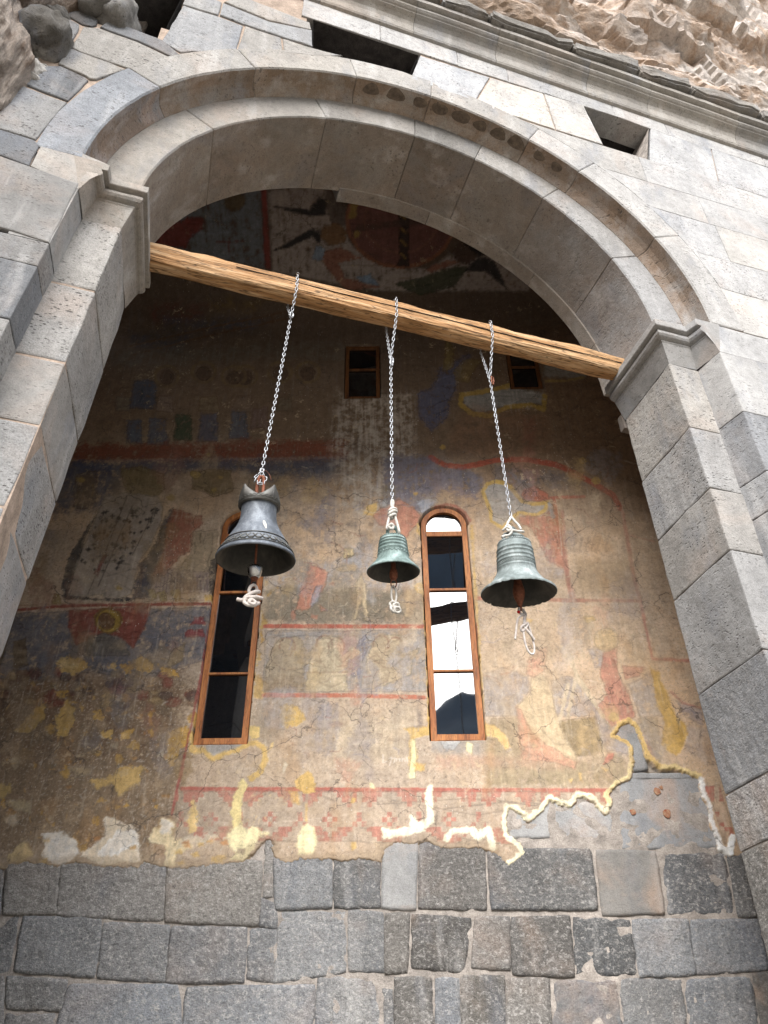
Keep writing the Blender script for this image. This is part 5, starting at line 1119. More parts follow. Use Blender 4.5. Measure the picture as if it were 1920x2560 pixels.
# age: everything faded under dust, rust and ochre washes
low = sstep(1120, 1300, PY)
lay(alln, sstep(.0, .45, fbm(GX * 2.1, GZ * 2.1, 5, 81)) * 0.22 * low, (.56, .42, .28), 0)
lay(alln, sstep(.10, .45, fbm(GX * 5.5, GZ * 5.5, 5, 91, .65)) * 0.28 * low, (.50, .37, .24), 0)
lay(alln, sstep(.15, .5, fbm(GX * 3.2, GZ * 1.5, 5, 95)) * 0.26 * low, (.42, .225, .085), 0)
lay(alln, sstep(.15, .5, fbm(GX * 7, GZ * 3, 5, 99, .65)) * 0.22 * low, (.30, .26, .225), 0)
lay(alln, sstep(.22, .5, fbm(GX * 30, GZ * 2.2, 4, 103, .6)) * 0.23 * low, (.62, .53, .42), 0)
lay(alln, sstep(.25, .5, fbm(GX * 12, GZ * 12, 5, 107, .7)) * 0.25 * low, (.36, .25, .15), 0)
# pale repairs
stroke(T4((80, 120), (62, 190), (64, 240), (110, 255), (170, 250), (245, 325), (330, 275), (430, 250), (505, 210), (600, 190), (660, 230), (672, 330), (640, 420), (555, 485)), 15, (.62, .42, .16), .96, 3, 7, .03, .001)
fill(T4((540, 48), (622, 62), (626, 145), (560, 160), (540, 110)), (.66, .48, .20), .95, 2, 4); fill(T4((170, 200), (480, 200), (420, 240), (330, 262), (240, 300), (185, 250)), (.33, .31, .29), .9, 4, 5)
stroke(T4((490, 530), (448, 640), (430, 760), (445, 900)), 22, (.76, .62, .30), .96, 3, 8, .03, .001)
fill(T4((355, 945), (400, 900), (470, 880), (525, 935), (575, 868), (640, 922), (722, 920), (720, 952), (640, 970), (560, 1090), (480, 1175), (378, 1162), (425, 1110), (365, 1010)), CREAM, .95, 4, 9, .04, .002); fill(T4((440, 1060), (510, 1070), (500, 1110), (430, 1110)), (.36, .28, .20), .85, 3, 4)
fill(T4((975, 880), (1030, 858), (1065, 900), (1095, 970), (1112, 1010), (1062, 1115), (950, 1112), (945, 1020)), CREAM, .95, 4, 9, .04, .002)
fill(T4((915, 505), (960, 470), (1030, 415), (1064, 440), (1080, 540), (1084, 600), (1000, 615), (930, 560)), YEL, .95, 2.5, 6); fill(T4((860, 580), (950, 590), (970, 720), (900, 690)), YEL, .75, 4, 7, .15); fill(T4((1005, 690), (1025, 690), (1025, 840), (1000, 840)), YEL, .8, 3, 4)
fill(T4((830, 340), (860, 370), (830, 445), (818, 440)), (.66, .56, .42), .9, 2, 3); fill(T4((715, 200), (745, 180), (740, 230), (710, 245)), (.64, .46, .22), .9, 2, 3); fill(T4((1540, 510), (1575, 540), (1575, 575), (1545, 550)), CREAM, .8)
fill(T4((1395, 640), (1430, 650), (1410, 690), (1380, 690)), YEL, .85, 2, 3); fill(T4((1380, 1010), (1430, 1005), (1430, 1070), (1390, 1090)), YEL, .85, 3, 5); fill(T4((230, 1135), (270, 1135), (270, 1175), (230, 1175)), YEL, .9, 2, 3)
for q, c in ((((185, 285), (260, 275), (332, 318), (338, 372), (262, 418), (190, 392)), (.84, .81, .78)), (((455, 205), (522, 230), (595, 268), (604, 402), (440, 418), (345, 382), (448, 290)), (.80, .70, .58)), (((505, 270), (590, 270), (596, 330), (500, 370), (420, 380)), (.86, .83, .80)), (((648, 280), (692, 258), (700, 215), (755, 228), (742, 290), (800, 318), (866, 332), (760, 372), (752, 424), (716, 418), (708, 340), (650, 322)), (.80, .68, .46)), (((700, 225), (748, 235), (735, 285), (690, 275)), WHITE), (((800, 300), (930, 280), (945, 300), (880, 330), (760, 330)), (.62, .54, .44)), (((30, 385), (108, 308), (142, 372), (100, 405), (40, 410)), (.66, .50, .28)), (((388, 50), (490, 38), (522, -5), (622, -2), (602, 62), (540, 92), (520, 112), (482, 66), (420, 92)), YEL), (((-10, 70), (60, 66), (50, 102), (-10, 140)), (.48, .34, .14)), (((40, 138), (132, 150), (132, 188), (60, 182)), (.42, .35, .24)), (((815, 240), (832, 148), (852, 192), (842, 272), (816, 282)), (.72, .52, .24)), (((260, 20), (300, 5), (290, 40)), OCHRE), (((300, 0), (420, -20), (400, 30), (330, 40)), (.30, .24, .18)), (((20, 220), (70, 200), (80, 240), (40, 250)), (.50, .42, .34))):
    fill(R7(*q), c, .95, 4, 11, .04, .001); fill(R7(*[(x + rr.uniform(-14, 14), y + rr.uniform(-10, 10)) for x, y in q]), (.52, .36, .17), .35, 4, 12, .20)
for q in range(14): x, y = rr.uniform(20, 1000), rr.uniform(300, 410); fill(R7((x, y), (x + 30, y - 8), (x + 34, y + 12), (x + 6, y + 14)), rr.choice(((.55, .33, .12), YEL, (.48, .24, .1))), .8, 3, 6)
fill(R8((-5, 264), (110, 258), (118, 200), (150, 232), (178, 212), (184, 78), (206, 80), (216, 232), (172, 272), (100, 292), (0, 302)), (.88, .82, .62), .96, 3, 8, .03, .001)
stroke(R8((268, 312), (298, 272), (382, 268), (404, 300), (450, 268), (472, 345)), 15, (.86, .80, .60), .96, 3, 8, .03, .001)
seam = [(290, 1560), (372, 1500), (350, 1450), (272, 1390), (260, 1290), (285, 1222), (332, 1232), (405, 1300), (480, 1240), (530, 1170), (600, 1202), (652, 1215), (692, 1155), (770, 1162), (820, 1222), (866, 1258), (890, 1200), (866, 1150), (925, 1080), (1000, 1050), (1022, 950), (1012, 868), (985, 835), (905, 800), (945, 735), (1000, 712), (1046, 745), (1080, 830), (1108, 920), (1200, 992), (1275, 985), (1420, 1045)]
seam_r = [(1428, 1060), (1440, 1140), (1482, 1220), (1490, 1300), (1532, 1420), (1545, 1470), (1598, 1505), (1612, 1400)]
bare = T5((1428, 1050), (1440, 1140), (1482, 1220), (1490, 1300), (1532, 1420), (1545, 1470), (1598, 1512), (1660, 1500), (1760, 1500), (1760, 1700)) + [(2100, 2600), (-900, 2600), (-900, 2165)] + \
    R7((-30, 425), (30, 428), (100, 398), (200, 414), (240, 420), (330, 400), (440, 420), (590, 424), (620, 400), (740, 430), (900, 416), (990, 402), (1050, 396), (1100, 350), (1138, 302), (1182, 298), (1188, 378), (1232, 402), (1300, 388), (1422, 384), (1470, 398), (1560, 380), (1640, 398), (1656, 345)) + R8((60, 312), (130, 322), (180, 302), (212, 322), (260, 338), (300, 336), (400, 338), (482, 360)) + T5(*seam)
# grime where the plaster meets the stone, then the raised cream seam
lay(alln, sstep(2180, 2100, PY) * 0, GREYT, 0)
ib = box(bare, 40); sd = poly_sd(ib, bare)
lay(ib, sstep(26, 4, sd + 14 * nA[ib]) * .5 * sstep(2060, 2120, PY[ib]), (.30, .22, .14), .1)
stroke(T5(*seam[:17]), 15, (.86, .79, .58), .96, 3, 8, .03, .001); stroke(T5(*seam[:17]), 5, (.74, .60, .36), .6, 3, 8, .2)
stroke(T5(*seam[16:22]), 13, (.80, .66, .36), .96, 3, 8, .03, .001); stroke(T5(*seam[20:]), 11.5, (.66, .46, .18), .97, 2.4, 6, 0, .002); stroke(T5(*seam[16:]), 4, (.45, .30, .13), .6, 3, 8, .15); stroke(T5(*seam[29:]), 12, (.76, .62, .34), .6, 2, 4)
stroke(T5(*seam_r), 11, (.86, .83, .80), .96, 3, 7, .03, .001); stroke(T5((1548, 1475), (1600, 1500), (1612, 1410)), 17, (.88, .86, .82), .98, 2, 3, 0, .006)
# relief: bare stone lies behind the plaster, windows are cut through
OPEN = np.zeros(NP, bool)
sdn = sd + 9 + 6 * nC[ib] + 4 * nA[ib]
drop = np.zeros(NP); drop[ib] = sstep(7, -5, sdn + 6 * nD[ib])
BARE_MARK = drop[:len(X1)]
# flecks of red paint left on the bare stones are built as thin flakes further down

# windows: x0, x1, sill z, head z (top of the jambs), arched
WIN = [('tall', -1.585, -1.145, 2.665, 4.86, True), ('tall', .362, .805, 2.672, 4.86, True), ('small', -.42, -.030, 6.64, 7.52, False), ('small', 1.445, 1.80, 6.755, 7.40, False)]
nw = len(X1); hole = np.zeros(nw)
for _, x0, x1, z0, z1, arched in WIN:
    z0 += EYE; z1 += EYE; xm, rw = (x0 + x1) / 2, (x1 - x0) / 2
    dx = np.abs(X1 - xm) - rw - .012 * nB[:nw] - .008
    dz = np.maximum(z0 - Z1g, Z1g - z1) - .006 - .008 * nB[:nw]
    if arched:
        d = np.where(Z1g > z1, np.hypot(X1 - xm, Z1g - z1) - rw - .02 - .010 * nB[:nw], np.maximum(dx, z0 - Z1g - .006))
    else: d = np.maximum(dx, dz)
    hole = np.maximum(hole, (d < 0).astype(float))
Y1 = np.full(nw, PLY) - REL[:nw] + .0022 * nC[:nw] + .0035 * nA[:nw] + .012 * nL[:nw] * .4
Y1 = np.where(drop[:nw] > 0, Y1 + drop[:nw] * .050, Y1)
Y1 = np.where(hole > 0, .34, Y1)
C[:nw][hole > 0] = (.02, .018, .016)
C[:nw][drop[:nw] > .6] = (.33, .28, .23)
C = np.clip(C, .004, .9)
def colour_grid(name, Vx, nxx, nzz, cols, parent):
    me = bpy.data.meshes.new(name); n = len(Vx); me.vertices.add(n); me.vertices.foreach_set('co', Vx.astype(np.float32).ravel())
    i = np.arange(nxx)[None, :] + (np.arange(nzz) * (nxx + 1))[:, None]; q = np.stack([i, i + 1, i + nxx + 2, i + nxx + 1], -1).reshape(-1, 4)
    me.loops.add(q.size); me.loops.foreach_set('vertex_index', q.ravel().astype(np.int32)); me.polygons.add(len(q)); me.polygons.foreach_set('loop_start', (np.arange(len(q)) * 4).astype(np.int32))
    me.update(calc_edges=True); me.polygons.foreach_set('use_smooth', np.ones(len(q), bool))
    at = me.color_attributes.new('paint', 'FLOAT_COLOR', 'POINT'); at.data.foreach_set('color', np.concatenate([cols, np.ones((n, 1))], 1).astype(np.float32).ravel())
    return link(name, me, 'fresco', parent)
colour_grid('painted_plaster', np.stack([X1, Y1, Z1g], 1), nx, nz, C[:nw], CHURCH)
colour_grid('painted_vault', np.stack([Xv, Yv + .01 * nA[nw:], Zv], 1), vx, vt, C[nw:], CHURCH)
# red paint flakes left on the bare stone
def flake(px, r, seed):
    (x, z), = W(R8(px)); n = 14; v = [(x, -.0075, z)]; f = []
    for k in range(n):
        a = 2 * math.pi * k / n; q = r * (1 + .35 * mnoise.noise(Vector((math.cos(a) * 1.5, math.sin(a) * 1.5, seed)))); v.append((x + q * math.cos(a), -.006, z + q * 1.1 * math.sin(a)))
    for k in range(n): v.append((v[1 + k][0], .01, v[1 + k][2]))
    for k in range(n): f += [(0, 1 + k, 1 + (k + 1) % n), (1 + k, 1 + n + k, 1 + n + (k + 1) % n, 1 + (k + 1) % n)]
    return from_py('paint_flake', v, f, 'flake', CHURCH)
M['flake'] = simple_noise_mat('red_paint_flake', (.30, .09, .05), (.44, .30, .19), 45, bumpk=.3)
for q, r in (((1075, 190), .022), (((1222, 195)), .031), ((1180, 100), .026), ((1198, 85), .013)): flake(q, r, q[0])

# window joinery
def window(kind, x0, x1, z0, z1, arched):
    z0 += EYE; z1 += EYE; fw = .050 if kind == 'tall' else .040; dpt = .05; yf = .004
    xm, rw = (x0 + x1) / 2, (x1 - x0) / 2
    parts = [bx(x0, x0 + fw, yf, yf + dpt, z0, z1), bx(x1 - fw, x1, yf, yf + dpt, z0, z1), bx(x0 + fw, x1 - fw, yf + .002, yf + dpt, z0, z0 + fw * 1.15)]
    if arched:
        v, f = [], []; m = 22
        for k in range(m + 1):
            a = math.pi * k / m
            for r, y in ((rw, yf), (rw - fw, yf), (rw - fw, yf + dpt), (rw, yf + dpt)): v.append((xm + r * math.cos(a), y, z1 + .002 + r * math.sin(a)))
        for k in range(m):
            for s in range(4): f.append((k * 4 + s, k * 4 + (s + 1) % 4, k * 4 + 4 + (s + 1) % 4, k * 4 + 4 + s))
        parts.append((v, f))
    else: parts.append(bx(x0 + fw, x1 - fw, yf + .002, yf + dpt, z1 - fw, z1))
    V, Fx = joined(parts); bm = bmesh.new(); vv = [bm.verts.new(p) for p in V]; [bm.faces.new([vv[i] for i in q]) for q in Fx]
    bmesh.ops.bevel(bm, geom=[e for e in bm.edges if e.calc_length() > .1], offset=.005, segments=2, affect='EDGES'); roughen(bm, .002, 6, 1)
    wm_ = 'frame' if kind == 'tall' else 'frame_dark'; o = from_bm('window', bm, wm_, CHURCH)
    def bar(za, zb, y0=.010): from_py('glazing_bar', *bx(x0 + fw - .001, x1 - fw + .001, yf + y0, yf + dpt - .006, za, zb), wm_, o)
    def pane(za, zb, tilt=0.0, y=.030):
        from_py('pane', [(x0 + fw - .002, yf + y, za), (x1 - fw + .002, yf + y, za), (x1 - fw + .002, yf + y + tilt, zb), (x0 + fw - .002, yf + y + tilt, zb)], [(0, 1, 2, 3)], 'glass', o)
    if kind == 'tall':
        zt = z1 - .060
        bar(zt - .055, zt, .001); b1, b2 = 3.31 + EYE, 4.14 + EYE
        bar(b1 - .009, b1 + .009); bar(b2 - .011, b2 + .011)
        pane(z0 + fw, b1 - .006); pane(b1 + .006, b2 - .008); pane(b2 + .008, zt - .052, -.118, .134)
        n = 16; v = [(xm, yf + .03, zt)] + [(xm + (rw - fw + .002) * math.cos(math.pi * k / n), yf + .03, z1 + (rw - fw + .002) * math.sin(math.pi * k / n)) for k in range(n + 1)]
        v = [(x1 - fw, yf + .03, zt - .003), (x0 + fw, yf + .03, zt - .003)] + v[1:][::-1]
        from_py('pane', v, [tuple(range(len(v)))[::-1]], 'glass', o)
    else:
        zm = z0 + (z1 - z0) * .56 if x0 < 0 else z0 + (z1 - z0) * .60; bar(zm - .012, zm + .012); pane(z0 + fw, zm - .01); pane(zm + .01, z1 - fw)
    return o
for wd in WIN: window(*wd)

# ================================================================== BEAM, BELLS, CHAINS, ROPES (in the arched wall's frame)
def L2W(u, d, h): p = u * U + (D0 + d) * N; return Vector((p[0], p[1], h + EYE))
BD, BH = .62, 5.07                                    # front face depth, underside height
beam = None
def build_beam():
    n, m = 140, 56; u0, u1 = -.80, 3.352; v, f = [], []
    for i in range(n + 1):
        u = u0 + (u1 - u0) * i / n; t = i / n
        top = .205 + .016 * mnoise.noise(Vector((u * 1.4, 0, 1))) + .010 * mnoise.noise(Vector((u * 4, 0, 2))) - .012 * (t > .9) * (t - .9) * 10
        dep = .145 + .014 * mnoise.noise(Vector((u * 1.1, 3, 0))); sag = .012 * mnoise.noise(Vector((u * .9, 7, 0)))
        for k in range(m):
            a = 2 * math.pi * k / m + .3; c, s = math.cos(a), math.sin(a); e = .52
            x = math.copysign(abs(c) ** e, c); z = math.copysign(abs(s) ** e, s)
            q = 1 + .09 * mnoise.noise(Vector((u * 2.2, c * 1.5, s * 1.5))) + .06 * mnoise.noise(Vector((u * 5, c * 5, s * 5))) + .04 * mnoise.noise(Vector((u * 2, c * 14, s * 14)))
            # adze-cut lower front arris
            if x < -.3 and z < -.2: q -= .10 * (.5 + mnoise.noise(Vector((u * 1.7, 5, 5))))
            yy = BD + dep / 2 + x * dep / 2 * q; zz = BH + sag + top / 2 + z * top / 2 * q
            v.append((u - u0, yy - BD, zz - BH))
    for i in range(n):
        for k in range(m): f.append((i * m + k, i * m + (k + 1) % m, (i + 1) * m + (k + 1) % m, (i + 1) * m + k))
    f.append(tuple(range(m))[::-1]); f.append(tuple(n * m + k for k in range(m)))
    o = from_py('wooden_beam', v, f, 'beam', None, False); o.location = L2W(u0, BD, BH); o.rotation_euler = (0, 0, YAW)
    tag(o, 'weathered wooden beam spanning the arch between the two imposts', 'beam')
    # a long shrinkage crack: a dark sunken sliver following the grain
    pts = [(u - u0, -.002 + .012 * (u < 0), .128 + .02 * mnoise.noise(Vector((u * .8, 9, 0))) - .012 * u + .004 * mnoise.noise(Vector((u * 6, 1, 0)))) for u in np.linspace(.1, 3.3, 70)]
    V, Fx = tube_geo(pts, [.0035 + .003 * abs(mnoise.noise(Vector((p[0] * 3, 2, 2)))) for p in pts], 6); from_py('crack', V, Fx, 'dark', o)
    return o
beam = build_beam()

# one chain link, shared by every link
LP, LW, LR = .0300, .0240, .0034
lk = []
for k in range(16):
    a = 2 * math.pi * k / 16; r = LW / 2 - LR; s = LP / 2 - r + LR * .5
    lk.append((r * math.cos(a), 0, r * math.sin(a) + (s if math.sin(a) >= 0 else -s)))
lv, lf = tube_geo(lk, LR, 7, True); link_mesh = bpy.data.meshes.new('link'); link_mesh.from_pydata(lv, [], lf); link_mesh.update(); link_mesh.materials.append(M['zinc']); link_mesh.polygons.foreach_set('use_smooth', [True] * len(link_mesh.polygons))
def chain(label, runs, loc, quick=None):
    root = empty('chain', loc); tag(root, label, 'chain', 'galvanised chains holding the bells'); inv = Matrix.Translation(-loc)
    for path in runs:
        P = [Vector(p) for p in path]; seg = [(P[i + 1] - P[i]).length for i in range(len(P) - 1)]; tot = sum(seg); n = int(tot / LP)
        for k in range(n + 1):
            s = min(tot - 1e-6, k * tot / max(1, n)); i = 0
            while s > seg[i] and i < len(seg) - 1: s -= seg[i]; i += 1
            p = P[i].lerp(P[i + 1], s / seg[i]); t = (P[i + 1] - P[i]).normalized()
            side = Vector((U[0], U[1], 0)); side = (side - t * side.dot(t)).normalized()
            tw = math.radians(8 + random.uniform(-16, 16) + (90 if k % 2 else 0)); other = t.cross(side)
            xa = side * math.cos(tw) + other * math.sin(tw); ya = t.cross(xa)
            m = Matrix((xa, ya, t)).transposed().to_4x4(); m.translation = p
            o = bpy.data.objects.new('link', link_mesh); COL.objects.link(o); o.parent = root; o.matrix_local = inv @ m
    if quick:
        mat, c, ln = quick; pts = []
        for k in range(20):
            a = 2 * math.pi * k / 20; pts.append((.012 * math.cos(a), 0, (ln / 2 - .012) * (1 if math.sin(a) >= 0 else -1) + .012 * math.sin(a)))
        v, f = tube_geo(pts, .0045, 8, True); o = from_py('quick_link', v, f, mat, root, True); o.location = c - loc; o.rotation_euler = (0, math.radians(6), YAW + math.radians(25))
        v, f = tube_geo([(.012, 0, -.012), (.012, 0, .012)], .0075, 6); n2 = from_py('nut', v, f, mat, o); 
    return root
def loop_round_beam(u, hj, d_axis, du=.02):
    top = BH + .205 + .010
    front = [L2W(u, d_axis - .005, hj), L2W(u + du, BD - .012, BH + .03), L2W(u + du, BD - .012, top - .01), L2W(u + du, BD + .03, top + .004), L2W(u + du - .01, BD + .12, top + .004), L2W(u + du - .02, BD + .165, top - .03), L2W(u + du - .03, BD + .165, BH + .02), L2W(u, d_axis + .006, hj)]
    return front

# bells ----------------------------------------------------------------------
def bell_mesh(name, outer, inner, mat, parent, seg=72, mod=None):
    v, f = lathe(outer, seg, mod); o = from_py(name, v, f, mat, parent, True); return o
def ring_tube(parent, name, r, z, w, mat, amp=0.0, n=0, seg=144, ph=0.0, ramp_=0.0):
    pts = [((r + ramp_ * math.sin(n * a + ph)) * math.cos(a), (r + ramp_ * math.sin(n * a + ph)) * math.sin(a), z + amp * math.sin(n * a + ph)) for a in [2 * math.pi * k / seg for k in range(seg)]]
    v, f = tube_geo(pts, w, 5, True); return (v, f)

BU = {1: (.490, .685), 2: (1.298, .690), 3: (2.108, .690)}
LEAN = math.radians(9.5)                               # the mouths are swung a little towards the wall
AXIS = Vector((0, -math.sin(LEAN), math.cos(LEAN)))
BC = {1: L2W(.478, .755, 2.737), 2: L2W(1.3115, .735, 2.797), 3: L2W(2.148, .75, 2.802)}
ZMAP = {1: ([-.2, 0, .045, .104, .25, .44, .502, .557, .655], [-.2, 0, .028, .095, .21, .342, .385, .435, .564]),
        2: ([-.2, 0, .1, .153, .172, .205, .23, .255, .29, .342, .42, .45, .60], [-.2, 0, .068, .109, .131, .165, .19, .208, .236, .30, .41, .435, .512]),
        3: ([-.2, 0, .05, .2, .236, .273, .31, .345, .39, .474, .615], [-.2, 0, .03, .158, .2, .229, .26, .287, .338, .455, .554])}
FULL = {1: ([0, .012, .028, .06, .092, .12, .148, .19, .24, .30], [1, 1.05, 1.09, 1.10, 1.11, 1.16, 1.18, 1.11, 1.04, 1.0]), 2: ([0, .012, .03, .05, .08, .11], [1, 1.05, 1.10, 1.10, 1.05, 1.0]), 3: ([0, .012, .03, .06, .10, .15], [1, 1.04, 1.07, 1.09, 1.05, 1.0])}
def set_bell(root, k, rs, drop):
    todo = [(c, False) for c in root.children]
    while todo:
        o, cl_ = todo.pop(); cl_ = cl_ or o.name.startswith('clapper'); me = o.data; co = np.empty(len(me.vertices) * 3); me.vertices.foreach_get('co', co); co = co.reshape(-1, 3)
        if cl_: co[:, 2] = np.where(co[:, 2] < .15, co[:, 2] - drop, co[:, 2] * .75)
        else:
            co[:, :2] *= rs; co[:, 2] = np.interp(co[:, 2], *ZMAP[k])
            if o.name.split('.')[0] not in ('hook', 'crown_loop'): co[:, :2] *= np.interp(co[:, 2], *FULL[k])[:, None]
        me.vertices.foreach_set('co', co.ravel()); me.update(); todo += [(c, cl_) for c in o.children]
    root.location = BC[k]; root.rotation_euler = (LEAN, 0, 0)
# bell 1: big smooth grey bell with an open scalloped crown
b1 = empty('bell', L2W(BU[1][0], BU[1][1], 2.690)); tag(b1, 'large smooth dark grey bell with scalloped open crown, leftmost of the three', 'bell', 'bells hanging from the beam')
R1_ = .232
o1 = [(.118 * .985, .470), (.112, .462), (.108, .44), (.105, .38), (.105, .33), (.109, .28), (.117, .23), (.130, .18), (.146, .14), (.158, .115), (.164, .106), (.166, .100), (.178, .078), (.190, .058), (.199, .044), (.204, .040), (.206, .034), (.214, .026), (.224, .012), (.231, .003), (.2315, -.002), (.229, -.006), (.218, -.004), (.205, .006), (.188, .03), (.165, .07), (.140, .12), (.115, .18), (.098, .25), (.092, .35), (.088, .43), (.0, .442)]
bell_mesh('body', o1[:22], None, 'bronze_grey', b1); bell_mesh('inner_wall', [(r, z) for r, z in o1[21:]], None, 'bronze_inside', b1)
v, f = lathe([(.0, .462), (.06, .464), (.112, .462)], 48); from_py('shoulder', v, f, 'bronze_collar', b1, True)
def scal(r, z, a, i):
    if i in (2, 3):
        k = 1 - abs(2 * (((a - .88) * 2 / math.pi) % 1.0) - 1); k = abs(2 * k - 1) if False else 1 - k; return r + .004 * k, z - .012 + .088 * k ** 1.3
    return r, z
v, f = lathe([(.113, .435), (.121, .440), (.1235, .500), (.117, .502), (.115, .455), (.112, .450)], 96, scal); from_py('crown_collar', v, f, 'bronze_collar', b1, True)
V, Fx = joined([ring_tube(b1, '', .1225, .447, .003, ''), ring_tube(b1, '', .1235, .478, .0022, '', .010, 16), ring_tube(b1, '', .1235, .478, .0022, '', .010, 16, ph=math.pi)]); from_py('collar_moulding', V, Fx, 'bronze_collar', b1, True)
bands = [ring_tube(b1, '', .1665, .104, .0028, ''), ring_tube(b1, '', .2035, .045, .003, '')]
for ph in (0, math.pi): bands.append([ring_tube(b1, '', .182, .075, .0030, '', .020, 15, ph=ph, ramp_=-.0165)][0]); bands.append(ring_tube(b1, '', .182, .075, .0018, '', .012, 15, ph=ph, ramp_=-.010))
V, Fx = joined(bands); from_py('braided_band', V, Fx, 'bronze_collar', b1, True)
v, f = tube_geo(smooth_path([(-.045, 0, .46), (-.044, 0, .505), (-.03, 0, .535), (0, 0, .545), (.03, 0, .535), (.044, 0, .505), (.045, 0, .46)], 5), .013, 8); o = from_py('crown_loop', v, f, 'bronze_collar', b1, True); o.rotation_euler = (0, 0, .5)
v, f = tube_geo(smooth_path([(.012, .01, .515), (-.012, .012, .535), (-.022, .0, .58), (-.012, -.006, .640), (.004, -.004, .655), (.016, 0, .635), (.017, 0, .58), (.014, .0, .53)], 6), .0105, 8); from_py('hook', v, f, 'rust', b1, True)
v, f = lathe([(.0001, .44), (.007, .44), (.007, -.06), (.0001, -.06)], 12); cl = from_py('clapper', v, f, 'rust', b1, True)
v, f = lathe([(.0001, .030), (.034, .028), (.044, .022), (.045, .012), (.036, -.030), (.026, -.044), (.0001, -.046)], 40); from_py('clapper_head', v, f, 'steel', cl, True)
v, f = lathe([(.0001, -.046), (.024, -.046), (.014, -.062), (.0001, -.066)], 24); from_py('clapper_tip', v, f, 'rust', cl, True)
v, f = tube_geo(smooth_path([(.012, 0, -.05), (.014, 0, -.085), (0, 0, -.105), (-.014, 0, -.085), (-.012, 0, -.05)], 5), .0035, 6); from_py('eye', v, f, 'rust', cl, True)
fl = []
for k in range(7):
    t = k / 6; fl.append((.1095 + .028 * t ** 2 + .0012, .23 - .085 * t))
vv, ff = [], []
for k, (r, z) in enumerate(fl):
    w = (.03 + .05 * math.sin(math.pi * min(1, k / 6 + .1))) * .9
    for s in (-1, 1):
        a = -math.pi / 2 + .42 + .03 * k / 6 + s * w; rr2 = np.interp(z, [q[1] for q in o1[:20]][::-1], [q[0] for q in o1[:20]][::-1]) + .0012; vv.append((rr2 * math.cos(a), rr2 * math.sin(a), z))
ff = [(2 * k, 2 * k + 1, 2 * k + 3, 2 * k + 2) for k in range(6)]; from_py('white_splash', vv, ff, 'whiterope', b1)

# bell 2: small green bell with ridges and a zigzag
b2 = empty('bell', L2W(BU[2][0], BU[2][1], 2.757)); tag(b2, 'small green ridged bell with zigzag line, tied by white rope, smallest of the three', 'bell', 'bells hanging from the beam')
o2 = [(.0001, .292), (.05, .290), (.070, .280), (.078, .268), (.083, .262), (.085, .250), (.090, .247), (.091, .241), (.088, .238), (.088, .228), (.0925, .225), (.0935, .219), (.090, .216), (.0905, .205), (.095, .202), (.096, .196), (.093, .193), (.0935, .182), (.098, .179), (.099, .172), (.096, .168), (.097, .135), (.101, .11), (.108, .085), (.117, .062), (.122, .055), (.126, .050), (.136, .034), (.150, .018), (.162, .006), (.1675, .0), (.168, -.005), (.164, -.008), (.155, -.003), (.138, .016), (.115, .05), (.095, .10), (.084, .17), (.076, .25), (.0001, .262)]
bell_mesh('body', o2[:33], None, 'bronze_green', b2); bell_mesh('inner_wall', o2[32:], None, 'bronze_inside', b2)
from_py('zigzag_line', *ring_tube(b2, '', .0985, .153, .0024, '', .007, 24), 'bronze_green', b2, True); from_py('shoulder_edging', *ring_tube(b2, '', .0815, .272, .0022, '', .004, 30), 'bronze_green', b2, True)
v, f = tube_geo(smooth_path([(-.034, 0, .285), (-.034, 0, .32), (-.018, 0, .342), (.018, 0, .342), (.034, 0, .32), (.034, 0, .285)], 5), .012, 8); o = from_py('crown_loop', v, f, 'bronze_green', b2, True); o.rotation_euler = (0, 0, .35)
v, f = lathe([(.0001, .26), (.014, .26), (.015, .05), (.021, .035), (.025, .018), (.024, -.012), (.016, -.028), (.0001, -.03)], 20); cl = from_py('clapper', v, f, 'rust', b2, True)
v, f = tube_geo([(.017 * math.cos(a), 0, -.052 + .030 * math.sin(a)) for a in [2 * math.pi * k / 18 for k in range(18)]], .0038, 7, True); from_py('ring', v, f, 'rust', cl, True)

# bell 3: pale green wide bell, chipped lip
b3 = empty('bell', L2W(BU[3][0], BU[3][1], 2.748)); tag(b3, 'wide pale green bell with chipped lip and ringed shoulder, rightmost of the three', 'bell', 'bells hanging from the beam')
o3 = [(.0001, .405), (.07, .404), (.105, .396), (.117, .386), (.122, .374), (.1245, .362), (.127, .352), (.130, .348), (.130, .342), (.127, .338), (.128, .318), (.132, .314), (.132, .308), (.129, .304), (.130, .280), (.135, .276), (.135, .270), (.132, .266), (.1325, .246), (.136, .243), (.136, .236), (.133, .233), (.134, .205), (.138, .201), (.138, .195), (.136, .190), (.142, .16), (.152, .13), (.166, .10), (.186, .072), (.203, .056), (.207, .052), (.215, .046), (.232, .030), (.246, .018), (.250, .014), (.256, .008), (.263, -.002), (.262, -.010), (.252, -.006), (.232, .012), (.200, .045), (.165, .09), (.138, .15), (.122, .22), (.115, .32), (.105, .37), (.0001, .385)]
def chip(r, z, a, i):
    if 36 <= i <= 39:
        k = max(0, mnoise.noise(Vector((math.cos(a) * 5, math.sin(a) * 5, 1)))) * .5 + max(0, mnoise.noise(Vector((math.cos(a) * 14, math.sin(a) * 14, 4)))); return r - .010 * k, z + .012 * k
    return r, z
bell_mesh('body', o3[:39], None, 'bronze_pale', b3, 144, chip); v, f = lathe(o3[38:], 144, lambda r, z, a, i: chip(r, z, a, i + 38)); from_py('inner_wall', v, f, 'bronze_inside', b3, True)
beads = []
for k in range(56):
    a = 2 * math.pi * k / 56; beads.append(tube_geo([(.112 * math.cos(a), .112 * math.sin(a), .397), (.119 * math.cos(a), .119 * math.sin(a), .388)], .0035, 5))
V, Fx = joined(beads); from_py('bead_row', V, Fx, 'bronze_pale', b3, True)
